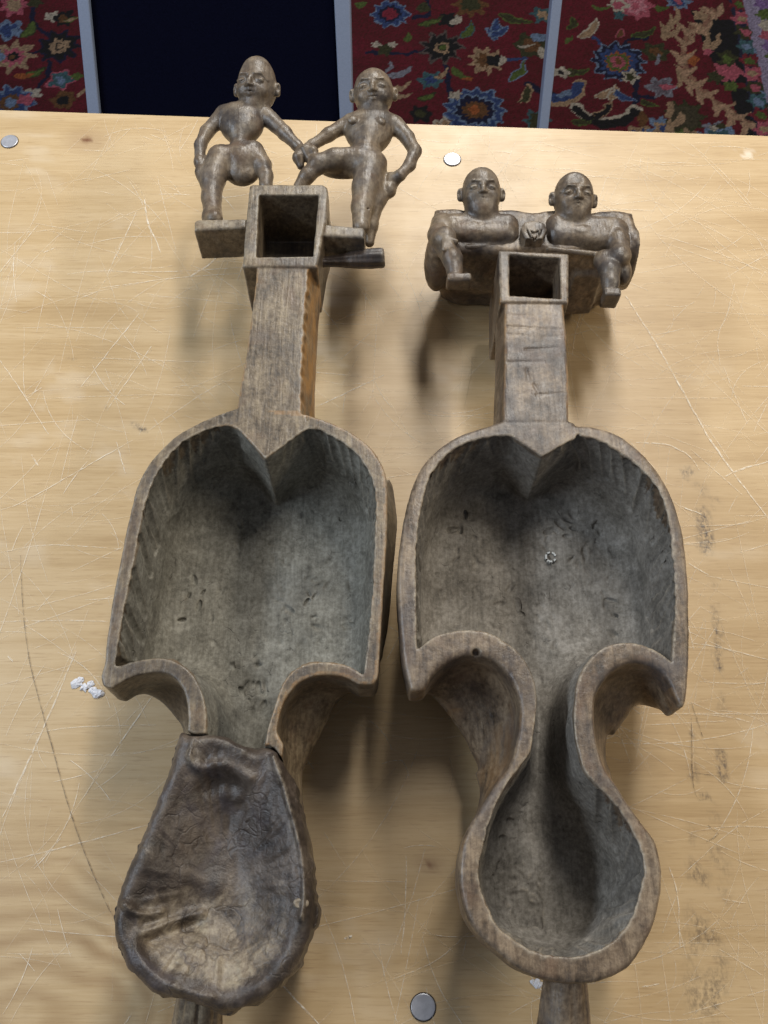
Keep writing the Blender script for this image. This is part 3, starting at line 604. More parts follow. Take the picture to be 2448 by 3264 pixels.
def masks_left(V, N):
    di = look(V, G, diL); dt = look(V, G, dtL)
    inside = ((di < .0034) & (dt < -.006) & (V[:, 2] < H - .0018)).astype(float)
    wear = np.zeros(len(V)); pn = V[:, 1] > y_neck
    wear = np.where(pn & (V[:, 1] < y_boxb + .002) & (V[:, 0] > cxn) & (N[:, 0] > .35) & (V[:, 2] > H - .045), 1.0, 0)
    wear = np.maximum(wear, np.where(pn & (V[:, 1] < y_boxb) & (V[:, 0] < cxn) & (np.abs(V[:, 2] - H) < .003) & (N[:, 0] < -.3), .9, 0))
    edge = (np.abs(di) < .0012) & (V[:, 2] > H - .0022) & (V[:, 1] < y_neck)
    wear = np.maximum(wear, np.where(edge, np.clip(.15 + 1.2 * fbm(V, .03, 4, 2), 0, .8), 0))
    wear = np.maximum(wear, np.where((np.abs(dt) < .0014) & (V[:, 2] > H - .002) & (V[:, 0] > cxn) & ~pn, .5, 0))
    bq = V[:, 1] > y_box; hole = bq & (V[:, 2] < H - .003) & (np.abs(V[:, 0] - .5 * (xbl + xbr)) < .0215) & (N[:, 2] > -.2)
    pale = np.where((V[:, 2] > H - .0018) & (np.abs(di) < .001), .4, 0.) + np.where(bq & (V[:, 2] > H - .002), .35, 0)
    soot = .6 * sstep(.15, .5, fbm(V, .035, 12, 3)) * (1 - .6 * inside)
    return dict(inside=inside, wear=wear, pale=pale, soot=soot)
finish(left, G, wood_a, names_left, masks_left, seed=3)

# ---- hide cover
def hide_cover(poly):
    lo = poly.min(0) - .006; hi = poly.max(0) + .006
    G = Grid((lo[0], lo[1], H - .042), (hi[0], hi[1], H + .012), .0010)
    ds, s = poly_sdf(poly, G.ax[0], G.ax[1], True)
    X, Y = np.meshgrid(G.ax[0], G.ax[1], indexing='ij'); P = np.stack([X, Y, X * 0], -1)
    n1 = fbm(P, .022, 40, 3); n2 = fbm(P, .007, 44, 2)
    e = -ds + .0009 * n2
    rim = .0068; top = H - .0088 + .0108 * np.sqrt(np.clip(1 - (1 - np.clip(e / rim, 0, 1)) ** 2, 0, 1))
    c5 = lambda x, y: at('c5', x, y, H)
    yt = c5(0, 330)[1]; yb = c5(0, 1500)[1]
    dep = .0165 * sstep(rim, rim + .036, e) * sstep(c5(0, 200)[1], c5(0, 620)[1], Y)
    dep = dep + .0022 * sstep(rim, rim + .007, e)
    top = top - dep + .0016 * n1 * sstep(.004, .014, e) + .0003 * n2
    def crease(P0, hgt, wd):
        nonlocal top
        q = spline([c5(x, y) for x, y in P0], .002)[:, :2]; best = np.full(X.shape, 9.0)
        for a, b in zip(q[:-1], q[1:]):
            v = b - a; t = np.clip(((X - a[0]) * v[0] + (Y - a[1]) * v[1]) / (v @ v), 0, 1); best = np.minimum(best, np.hypot(X - a[0] - v[0] * t, Y - a[1] - v[1] * t))
        top = top + hgt * np.exp(-(best / wd) ** 2)
    crease([(195, 1170), (250, 1215), (330, 1225), (400, 1200)], .0040, .0022); crease([(600, 1215), (500, 1240), (400, 1285), (270, 1340)], .0034, .0026)
    crease([(560, 1290), (430, 1330), (300, 1400)], -.003, .004); crease([(585, 300), (640, 370), (730, 350), (830, 380), (930, 440)], .0040, .0035); crease([(640, 470), (720, 440), (830, 450)], -.0035, .005)
    crease([(590, 190), (570, 320), (620, 390)], .0020, .0016); crease([(1060, 300), (1100, 400), (1130, 520), (1180, 700), (1222, 870), (1236, 1010), (1236, 1150), (1212, 1270)], .0032, .0015)
    crease([(1085, 250), (1060, 330), (1110, 470)], .0030, .0018); crease([(255, 1270), (250, 1400), (300, 1510), (380, 1590), (480, 1650), (600, 1690), (720, 1710)], .0018, .0018)
    crease([(660, 1690), (700, 1600), (720, 1500)], .001, .003); crease([(480, 1640), (540, 1500), (600, 1380)], .0012, .003); crease([(900, 1640), (880, 1480)], .001, .003); crease([(300, 870), (420, 1000), (560, 1010), (700, 1060)], .002, .006)
    crease([(620, 190), (760, 200), (900, 260)], .0025, .004)
    cw = c5(700, 1050); ang = np.arctan2(Y - cw[1], X - cw[0]); rw = np.hypot(X - cw[0], Y - cw[1])
    top = top + .0011 * np.abs(vnoise(np.stack([ang * .012 * 5, rw * .12, X * 0], -1), .0055, 71)) * sstep(.012, .03, rw) * sstep(rim, rim + .006, e) - .0012 * np.abs(vnoise(P + .006 * n1[..., None], .016, 73)) * sstep(rim, rim + .01, e)
    rag = .0010 * np.sin(s * 900) * .3 + .0022 * n2 + .0012 * fbm(P, .0035, 57, 2)
    bot = H - .030 + .006 * fbm(P, .012, 50, 2)
    F = np.maximum(np.maximum((ds + rag * .8)[:, :, None], (G.ax[2][None, None, :] - top[:, :, None]) * .7), bot[:, :, None] - G.ax[2][None, None, :])
    # lip bulges outwards lower down
    G.F[:] = F
    V, Q = G.mesh(); N = G.grad(V); N2 = N
    V = V - N * (G.sample(V) * .5)[:, None]
    V = carve_noise(V, N, .0004, .009, 61)
    yb0 = c5(0, 1120)[1]
    ee = look(V, G, -ds)
    bare = sstep(c5(0, 860)[1], c5(0, 1480)[1], V[:, 1]) * sstep(.008, .016, ee)
    pale = sstep(.0025, .0, np.abs(ee - rim)) * .25 * sstep(.4, .8, vnoise(V, .012, 5) * .5 + .5)
    hs = look(V, G, np.maximum(0, top - (H - .0005))); pale = np.maximum(pale, .45 * sstep(.0028, .0055, hs + .0006 * vnoise(V, .004, 9)))
    o = mesh_np('hide_cover', V, Q, hide, left, N, dict(bare=bare, pale=pale)); return o
hide_cover(skin_poly)
# small curled flap of hide on the right edge
G2 = Grid(at('c5', 1160, 1230, H) - .006, at('c5', 1290, 1090, H) + .008, .0005)
G2.ell(at('c5', 1215, 1160, H + .0015), (.0042, .0028, .0016), k=0); G2.ell(at('c5', 1205, 1165, H + .0035), (.003, .0018, .0014), cut=True, k=.0005)
V, Q = G2.mesh(); mesh_np('hide_flap', V, Q, hide, left, None, dict(bare=np.ones(len(V)), pale=np.ones(len(V)) * .3))

def blank(V): return np.zeros(len(V))
def piece(name, root, G, mat, amp=.0003, seed=1, pale=None, soot=None, label=None, wear=None):
    V, Q = G.mesh(); N = G.grad(V); V = V - N * (G.sample(V) * .7)[:, None]
    a = dict(inside=blank(V), wear=blank(V) if wear is None else wear(V, N), pale=blank(V) if pale is None else pale(V, N), soot=blank(V) if soot is None else soot(V, N))
    a['pale'] = np.clip(a['pale'] + .5 * sstep(.10, .34, G.convex(V)), 0, 1)
    V = carve_noise(V, N, amp, .009, seed); V = carve_noise(V, N, amp * .4, .003, seed + 3)
    o = mesh_np(name, V, Q, mat, root, None, a)
    if label: o['label'] = label
    return o

def sootf(V, N): return .75 * sstep(-.02, .40, fbm(V, .020, 78, 3))
# ---- tails
def tail(root, A, B, r1, r2, mat, seed):
    p, q = np.array(A), np.array(B); m = max(r1, r2) + .006
    G = Grid(np.minimum(p, q) - m, np.maximum(p, q) + m, .0010); G.cap(p, q, r1, r2)
    for i in range(9):
        a = i * .7; off = np.array([math.cos(a), 0, math.sin(a)]); G.cap(p + off * (r1 + .0006), q + off * (r2 + .0006), .0012, .0012, k=.001, cut=True)
    piece('tail_spike', root, G, mat, seed=seed)
tail(left, at('c5', 622, 1700, .055), at('c5', 585, 2060, .040), .0122, .0150, wood_a, 31)

# ---- ledges and peg, left
def ledge(name, root, cs, zt, zb, mat, seed, r=.0025, cutc=None):
    P = np.array([at(c, x, y, zt)[:2] for c, x, y in cs]); lo, hi = P.min(0) - .006, P.max(0) + .006
    G = Grid((*lo, zb - .005), (*hi, zt + .005), .0008); G.prism(P, zb, zt, r=r)
    if cutc:
        for p, rr in cutc: G.ell(p, (rr * 1.4, .02, rr), cut=True, k=.003)
    piece(name, root, G, mat, seed=seed, pale=lambda V, N: .5 * (N[:, 2] > .5), soot=sootf)  # top face of the ledge coloured paler
ledge('foot_ledge', left, [('c1', 80, 1150), ('c1', 100, 1137), ('c1', 432, 1130), ('c1', 425, 1195), ('c1', 80, 1212)], H - .001, H - .033, wood_a, 71, cutc=[(at('c1', 70, 1210, H - .036), .015), (at('c1', 425, 1200, H - .041), .010)])
ledge('foot_ledge', left, [('c1', 935, 1165), ('c1', 1200, 1188), ('c1', 1212, 1210), ('c1', 1205, 1262), ('c1', 925, 1248)], H - .001, H - .026, wood_a, 72)
pa, pb = at('c1', 940, 1420, H - .020), at('c1', 1340, 1392, H - .018)
G = Grid(np.minimum(pa, pb) - .012, np.maximum(pa, pb) + .012, .0007)
def pegfn(X, Y, Z):
    v = pb - pa; L = np.linalg.norm(v); v = v / L; a, b, c = X - pa[0], Y - pa[1], Z - pa[2]; t = a * v[0] + b * v[1] + c * v[2]
    rr = np.sqrt(np.maximum((a - v[0] * t) ** 2 + (b - v[1] * t) ** 2 + (c - v[2] * t) ** 2, 0)); R0 = .0038 + .0030 * sstep(0, .034, t) + .0003 * np.sin(np.arctan2(c, b) * 9)
    return smax(smax(rr - R0, t - L, .002), -t - .004, .001)
G.put(pegfn, np.minimum(pa, pb) - .012, np.maximum(pa, pb) + .012)
piece('tuning_peg', left, G, wood_dark, seed=75, pale=lambda V, N: .5 * sstep(L_ := pb[0] - .004, pb[0], V[:, 0]))

# ---- figures
def head(G, C, s, rx, ry, rz, tall=1.0, pointed=0.0, style=0):
    """carved head: local x right, y crown, z face"""
    M = rotm(rx, ry, rz); C = np.array(C); W = lambda x, y, z: C + M @ (np.array([x, y, z]) * s)
    G.ell(C, np.array([.98, 1.10 * tall, 1.0]) * s, M, k=.001)                         # skull
    G.ell(W(0, -.45, .12), np.array([.78, .80, .80]) * s, M, k=.006)                    # jaw and cheeks
    if pointed: G.ell(W(-.05, .75, -.02), np.array([.62, .62 * pointed + .3, .62]) * s, M, k=.008)
    for sg in (-1, 1):
        G.ell(W(sg * .47, .08, .96), np.array([.27, .16, .075]) * s, M, k=.003, cut=True)          # eye socket
        G.ell(W(sg * .45, .06, .80), np.array([.22, .12, .150]) * s, M, k=.0009)                   # closed eye
        G.chain([W(sg * .66, .08, .76), W(sg * .45, .03, .925), W(sg * .24, .09, .93)], [.028 * s] * 3, k=.0003, cut=True)
        G.chain([W(sg * .80, .12, .62), W(sg * .52, .42, .82), W(sg * .19, .39, .94)], [.034 * s, .040 * s, .034 * s], k=.0014)   # brow
        G.chain([W(sg * .80, .14, .64), W(sg * .52, .50, .82), W(sg * .17, .45, .95)], [.024 * s] * 3, k=.0003, cut=True)
        G.ell(W(sg * .50, -.42, .68), np.array([.26, .24, .22]) * s, M, k=.004)
        e = W(sg * 1.08, -.12, -.02); Me = M @ rotm(0, sg * .5, 0)
        G.ell(e, np.array([.15, .30, .21]) * s, Me, k=.002); G.ell(W(sg * 1.17, -.10, .14), np.array([.07, .17, .10]) * s, Me, k=.0008, cut=True)
        G.ell(W(sg * 1.08, -.36, .0), np.array([.12, .12, .12]) * s, Me, k=.002)
    G.chain([W(0, .20, .96), W(0, .02, 1.07), W(0, -.14, 1.11)], [.070 * s, .09 * s, .115 * s], k=.0016)   # nose
    for sg in (-1, 1): G.ell(W(sg * .13, -.17, 1.03), np.array([.10, .085, .09]) * s, M, k=.0010)
    G.chain([W(-.24, -.41, .90), W(0, -.38, .985), W(.24, -.41, .90)], [.05 * s, .06 * s, .05 * s], k=.0016)
    G.chain([W(-.20, -.54, .86), W(0, -.56, .95), W(.20, -.54, .86)], [.05 * s, .07 * s, .05 * s], k=.0018)
    G.chain([W(-.28, -.475, .90), W(0, -.465, 1.03), W(.28, -.475, .90)], [.026 * s] * 3, k=.0003, cut=True)
    G.ell(W(0, -.96, .66), np.array([.30, .22, .24]) * s, M, k=.004)
    return M
def palef(V, N): return .42 * sstep(-.2, .5, fbm(V, .014, 77, 2)) * sstep(.1, .8, N[:, 2])  # paler patches where the surface turns upward
zc = H - .014
def J(x, y, z=zc): return at('c1', x, y, z)
px = 1 / 8700.0        # metres per crop pixel here
def figure_bounds(a, b, zlo, zhi): return Grid(np.array([*np.minimum(J(*a), J(*b))[:2], zlo]) - .004, np.array([*np.maximum(J(*a), J(*b))[:2], zhi]) + .004, .0006)
# left figure of the left fiddle
G = figure_bounds((60, 40), (930, 1200), H - .045, H + .028)
Zb = zc
G.ell(J(395, 520), (.0165, .0150, .0110), k=.0); G.ell(J(385, 445), (.0185, .0085, .0090), k=.008)
G.cap(J(390, 560), J(378, 665), .0095, .0064, k=.005); G.ell(J(385, 735), (.0170, .0110, .0100), k=.005)
G.ell(J(400, 830, zc - .004), (.0125, .0110, .0085), k=.005)
G.cap(J(480, 440), J(500, 380, zc + .003), .0080, .0085, k=.004)
G.chain([J(275, 450), J(165, 560), J(122, 650), J(118, 760), J(135, 860)], [.0064, .0050, .0043, .0040, .0036], k=.0025)
G.cap(J(122, 830), J(150, 905), .0042, .0032, k=.002)
G.chain([J(560, 460), J(680, 570), J(760, 650), J(800, 690)], [.0068, .0052, .0040, .0036], k=.0025)
G.chain([J(795, 690, zc + .002), J(770, 730, zc + .002), J(785, 785, zc)], [.0048, .0042, .0028], k=.002); G.chain([J(800, 695, zc + .003), J(830, 715, zc + .003), J(835, 745, zc + .001)], [.0040, .0034, .0026], k=.002)
G.chain([J(255, 740), J(205, 880), J(195, 1000), J(205, 1130, H - .012)], [.0104, .0086, .0070, .0064], k=.003)
G.chain([J(470, 700), J(535, 780), J(555, 850), J(555, 925, zc)], [.0090, .0060, .0050, .0050], k=.003)
G.cap(J(195, 1125, H - .012), J(215, 1135, H - .005), .0068, .0060, k=.003)
head(G, J(497, 262, zc + .007), .0154, R(33), R(-12), R(-4), 1.0, .55)
piece('carved_figure', left, G, wood_fig, .00035, 81, palef, sootf, 'slim carved figure with a pointed crown, one foot on the left ledge')
# right figure of the left fiddle
G = figure_bounds((700, 90), (1600, 1360), H - .050, H + .028)
G.ell(J(1235, 560), (.0185, .0170, .0110), k=.0); G.ell(J(1265, 500), (.0205, .0085, .0095), k=.008)
G.cap(J(1240, 600), J(1215, 690), .0120, .0100, k=.006); G.ell(J(1210, 770), (.0165, .0115, .0110), k=.006)
G.cap(J(1265, 480), J(1262, 420, zc + .004), .0095, .0098, k=.004)
G.chain([J(1110, 500), J(970, 580), J(860, 650), J(820, 685)], [.0064, .0050, .0039, .0040], k=.0025)
G.chain([J(835, 665, zc + .004), J(865, 690, zc + .005), J(868, 735, zc + .003)], [.0040, .0038, .0026], k=.002); G.chain([J(815, 680, zc + .005), J(835, 730, zc + .004)], [.004, .0026], k=.002)
G.chain([J(1415, 520), J(1490, 600), J(1540, 690), J(1505, 780), J(1440, 850), J(1380, 900, zc - .006)], [.0068, .0053, .0047, .0043, .0040, .0040], k=.0025)
G.chain([J(1385, 880, zc - .005), J(1365, 950, zc - .006), J(1325, 995, zc - .007)], [.0058, .0050, .0036], k=.003)
G.chain([J(1160, 740, zc + .002), J(1010, 745, zc + .003), J(900, 775, zc + .003), J(830, 850, zc + .001), J(780, 925, zc - .002)], [.0090, .0080, .0070, .0054, .0050], k=.003)
G.ell(J(1060, 800, zc - .008), (.018, .0095, .006), k=.005)
G.chain([J(1240, 800), J(1215, 930), J(1190, 1060), J(1185, 1190, H - .010)], [.0112, .0098, .0076, .0062], k=.003)
G.chain([J(1270, 850, zc - .006), J(1275, 1010, zc - .007), J(1245, 1180, zc - .010), J(1238, 1290, zc - .014)], [.0090, .0075, .0050, .0036], k=.004)
for x, y in ((1310, 492), (1130, 482)): G.ell(J(x, y, zc + .0105), (.0042, .0036, .0024), k=.001)
G.chain([J(1170, 1085, zc + .007), J(1235, 1070, zc + .006)], [.0008, .0008], k=.0003, cut=True); G.chain([J(1150, 1130, zc + .005), J(1220, 1150, zc + .005)], [.0008, .0008], k=.0003, cut=True)
head(G, J(1266, 296, zc + .008), .0152, R(33), R(-3), R(2), 1.0, .0)
piece('carved_figure', left, G, wood_fig, .00035, 83, palef, sootf, 'bulkier carved figure with a hand on its hip, one foot on the right ledge')

# ---------------------------------------------------------------- right fiddle
RR_ = at('c4', 800, 900, 0)
right = empty('carved_fiddle', (RR_[0], RR_[1], 0), 'open hollow carved wooden fiddle without hide, two seated figures flanking its peg box', 'fiddle', 'carved fiddles on the table')
B1 = [(605, 132), (540, 155), (490, 170), (420, 195), (350, 230), (280, 285), (220, 350), (180, 430), (150, 530), (125, 640), (108, 760), (100, 870), (100, 980), (108, 1100), (118, 1230), (135, 1340), (160, 1435)]
B2 = [(160, 1435), (195, 1440), (235, 1425)]
B3 = [(235, 1425), (290, 1340), (370, 1285), (450, 1262), (530, 1275), (600, 1320), (650, 1390), (685, 1480), (690, 1570), (680, 1650), (660, 1740), (630, 1810)]
M3 = [(425, 330), (380, 400), (330, 480), (290, 545), (254, 625), (236, 720), (235, 820), (254, 920), (285, 1000), (344, 1078), (424, 1147), (494, 1206), (562, 1240), (640, 1266), (720, 1280), (800, 1280), (880, 1270), (958, 1240), (1016, 1206), (1065, 1147), (1116, 1058), (1150, 968), (1170, 860), (1175, 760), (1162, 690), (1140, 620), (1100, 560), (1050, 495), (1000, 420), (955, 350)]
B4 = [(1105, 1810), (1080, 1740), (1057, 1640), (1050, 1540), (1060, 1450), (1100, 1380), (1150, 1330), (1230, 1302), (1320, 1315), (1390, 1370), (1440, 1470)]
B5 = [(1440, 1470), (1462, 1512), (1480, 1505), (1498, 1440)]
B6 = [(1498, 1440), (1505, 1300), (1508, 1180), (1508, 1060), (1505, 940), (1495, 820), (1480, 700), (1455, 590), (1420, 490), (1370, 400), (1310, 320), (1240, 255), (1170, 205), (1100, 175), (1020, 157), (960, 153), (925, 132)]
topR = outline([pts('c4', H, B1[:-1]), pts('c4', H, B2[:-1]), pts('c4', H, B3) + pts('c6', H, M3) + pts('c4', H, B4[:-1]), pts('c4', H, B5[:-1]), pts('c4', H, B6)])
botR = outline([pts('c4', H, B1[:8], .002, -.002) + pts('c4', H, B1[8:15], .003, 0),
                pts('c4', .05, [(265, 1445), (330, 1525), (400, 1625), (440, 1705), (478, 1790)]) + pts('c6', .05, [(270, 235), (312, 330), (325, 430)]) + pts('c6', H, [(300, 640), (275, 740), (285, 880), (330, 990), (400, 1080), (500, 1170), (640, 1225), (720, 1232), (800, 1230), (950, 1190), (1040, 1110), (1110, 960), (1130, 800), (1100, 660), (1050, 560)])
                + pts('c6', .05, [(985, 330), (955, 230), (962, 130)]) + pts('c4', .05, [(1160, 1690), (1200, 1620), (1240, 1560), (1280, 1495)]),
                pts('c4', H, [(1480, 1400), (1490, 1180), (1485, 940), (1455, 700)], -.002, 0) + pts('c4', H, [(1400, 490), (1300, 340), (1170, 225), (1000, 165)], -.001, -.002)])
K1 = [(795, 310), (740, 275), (690, 240)]
K2 = [(650, 212), (600, 210), (520, 220), (440, 240), (370, 275), (310, 330), (260, 400), (235, 470), (215, 560), (200, 650), (192, 760), (190, 880), (192, 1000), (193, 1120), (195, 1238)]
K3 = [(195, 1238), (240, 1202), (300, 1166), (400, 1145), (480, 1145), (560, 1165), (640, 1215), (690, 1260), (730, 1320), (760, 1400), (770, 1480), (765, 1560), (755, 1640), (738, 1730)]
KM = [(520, 275), (460, 355), (400, 470), (360, 600), (330, 720), (325, 765), (340, 850), (370, 930), (410, 1010), (480, 1070), (560, 1120), (640, 1145), (720, 1155), (800, 1150), (880, 1120), (950, 1080), (1010, 1010), (1050, 920), (1075, 830), (1090, 770), (1082, 700), (1050, 610), (1000, 520), (940, 440), (870, 365), (815, 300)]
K4 = [(975, 1740), (955, 1650), (950, 1560), (955, 1480), (965, 1410), (990, 1340), (1030, 1280), (1080, 1235), (1140, 1210), (1220, 1205), (1300, 1225), (1370, 1260), (1420, 1298)]
K5 = [(1420, 1298), (1430, 1150), (1435, 1060), (1435, 970), (1430, 870), (1420, 760), (1410, 650), (1390, 560), (1360, 480), (1310, 410), (1250, 350), (1190, 305), (1120, 260), (1050, 225), (975, 212)]
K6 = [(975, 212), (920, 240), (850, 280)]
inR = outline([pts('c4', H, K1), pts('c4', H, K2[:-1]), pts('c4', H, K3) + pts('c6', H, KM) + pts('c4', H, K4[:-1]), pts('c4', H, K5[:-1]), pts('c4', H, K6)])
lo = np.minimum(topR.min(0), botR.min(0)) - .008; hi = np.maximum(topR.max(0), botR.max(0)) + .008
G = Grid((lo[0], lo[1], -.003), (hi[0], at('c2', 830, 650, H)[1] + .006, H + .006), .00095)
# softly rounded lips round the waist, crisp rim elsewhere
dtR, diR = body(G, topR, botR, inR, horn=(.072, .022), rim_k=.004, slope=.09, flute_p=.0074, flute_a=.0022, slant=.5)
ycutR = at('c4', 0, 1180, H)[1]; ylow = at('c6', 0, 420, H)[1]
gouges(G, inR, plen('c4', K1), plen('c4', K6), .0080, .0029, .0045, .030, .09, .42, 6, lambda p: 1.0 if p[1] > ycutR or p[1] < ylow else 0)
pits(G, inR, 120, .030, .0020, 9, lambda p: p[1] > .09, k=.0015)
cxl = at('c6', 640, 0, H)[0]; pits(G, inR, 260, .031, .0026, 10, lambda p: p[1] < .085 and p[0] < cxl)
neckR = [at('c2', x, y, H)[:2] for x, y in [(628, 1800), (632, 1600), (638, 1400), (640, 1010), (640, 900), (1025, 900), (1027, 1010), (1045, 1200), (1055, 1330), (1062, 1500), (1066, 1800)]]
G.prism(neckR, H - .050, H, r=.002, grow=lambda X, Y, Z: .003 * sstep(0, .03, H - Z) * (X < .10) - .005 * sstep(.03, .05, H - Z))
boxR = [at('c2', x, y, H)[:2] for x, y in [(600, 665), (1064, 688), (1060, 1014), (606, 1010)]]
G.prism(boxR, H - .07, H + .0012, r=.0015)
G.prism([at('c2', x, y, H)[:2] for x, y in [(670, 693), (1000, 717), (1010, 986), (670, 966)]], H - .055, H + .02, cut=True)
for P0, P1, r in ((('c4', 978, 196, H + .001), ('c4', 850, 400, H - .016), .0009), (('c4', 592, 1192, H), ('c4', 650, 1190, H - .004), .0005)): G.cap(at(*P0), at(*P1), r, r, cut=True)
G.ell(at('c4', 478, 1252, H - .002), (.0022, .0020, .004), cut=True, k=.001)
for xa, ya, xb, yb, r in ((645, 1160, 1010, 1182, .0009), (660, 1212, 790, 1222, .0007), (780, 1312, 985, 1300, .0009), (660, 1396, 905, 1390, .0008), (850, 1612, 1045, 1600, .0008), (782, 1440, 802, 1522, .0009), (832, 1540, 872, 1608, .0008), (640, 1085, 830, 1092, .0005), (900, 1230, 1030, 1225, .0006)): G.cap(at('c2', xa, ya, H + .0002), at('c2', xb, yb, H + .0003), r * .8, r * .5, cut=True, k=.0012)
y_neckR = at('c4', 760, 135, H)[1]; y_boxR = at('c2', 830, 985, H)[1]; y_boxRb = at('c2', 830, 1013, H)[1]; xrl, xrr = at('c2', 638, 1000, H)[0], at('c2', 1027, 1000, H)[0]
def names_right(c):
    n = np.full(len(c), 'sound_box', dtype=object); n[c[:, 1] > y_neckR] = 'neck'
    b = (c[:, 1] > y_boxR) | ((c[:, 1] > y_boxRb - .003) & ((c[:, 0] < xrl - .0005) | (c[:, 0] > xrr + .0005) | (c[:, 2] < H - .052)))
    n[b & (c[:, 1] > y_neckR)] = 'peg_box'; return n.astype(str)
def masks_right(V, N):
    di = look(V, G, diR); inside = ((di < .0034) & (look(V, G, dtR) < -.006) & (V[:, 2] < H - .003)).astype(float)
    pn = (V[:, 1] > y_neckR) & (V[:, 1] < y_boxR)
    wear = np.where(pn & (np.abs(V[:, 2] - H) < .003) & (np.abs(N[:, 0]) > .35), .7, 0.)
    bq = V[:, 1] > y_boxR; cx = at('c2', 835, 830, H)[0]; hole = bq & (V[:, 2] < H - .003) & (np.abs(V[:, 0] - cx) < .0178) & (N[:, 2] > -.2)
    pale = np.where((V[:, 2] > H - .003) & (np.abs(di) < .0012), .45, 0.) + np.where(bq & (V[:, 2] > H - .002), .3, 0)
    y0 = at('c4', 0, 1250, H)[1]; soot = .6 * sstep(.15, .5, fbm(V, .035, 15, 3)) * (1 - .6 * inside)
    wear = np.maximum(wear, np.where((di > .002) & (N[:, 2] < .7) & (V[:, 1] < y0 - .02) & (V[:, 1] > y0 - .12), .30, 0) * sstep(0, .4, fbm(V, .022, 23, 2)))
    return dict(inside=inside, wear=wear, pale=pale, soot=soot)
finish(right, G, wood_b, names_right, masks_right, amp=.0004, seed=13)
tail(right, at('c6', 725, 1250, .060), at('c6', 715, 1640, .045), .0115, .0165, wood_b, 33)

V = []; F = []; kq = at('c4', 838, 792, .0325)
for a0, a1 in ((.2, 1.3), (1.7, 2.3), (2.6, 3.6), (3.9, 4.9), (5.3, 5.8)):
    b0 = len(V)
    for i in range(6):
        a = a0 + (a1 - a0) * i / 5
        for q in (.0027, .0036 + .0004 * (i % 2)):
            for z in (-.003, .0003): V.append(kq + np.array([q * math.cos(a), q * math.sin(a), z]))
    for i in range(5):
        o = b0 + 4 * i; F += [(o + 1, o + 3, o + 7, o + 5), (o, o + 1, o + 5, o + 4), (o + 2, o + 6, o + 7, o + 3)]
mesh_py('white_mark', V, F, plain('white_mark', (.50, .50, .47), .6), right)  # raised white bits in a broken ring on the bowl floor
# seat block behind the peg box
K = lambda x, y, z=H - .02: at('c2', x, y, z)
yw = K(700, 655, H - .016)[1]
G = Grid((K(130, 700)[0] - .006, yw - .016, .000), (K(1490, 700)[0] + .006, yw + .060, H + .004), .0009)
blk = [(K(165, 0)[0], yw + .012), (K(165, 0)[0], yw + .040), (K(1440, 0)[0], yw + .038), (K(1462, 0)[0], yw + .012), (K(1380, 0)[0], yw + .001), (K(330, 0)[0], yw + .001)]
def blkgrow(X, Y, Z): return -.009 * sstep(.045, .006, Z) + .0015 * np.sin(X * 160) * np.sin(Z * 90)
G.prism(blk, .002, H - .018, r=.006, grow=blkgrow)
G.prism([(K(1060, 0)[0], yw + .010), (K(1060, 0)[0], yw - .004), (K(1240, 0)[0], yw - .003), (K(1290, 0)[0], yw + .010)], .010, .060, r=.004, k=.004)
G.ell((K(190, 0)[0], yw + .012, H - .045), (.010, .014, .030), k=.006); G.ell((K(1430, 0)[0], yw + .012, H - .045), (.010, .014, .028), k=.006)
piece('seat_block', right, G, wood_b, .0007, 91, soot=sootf)
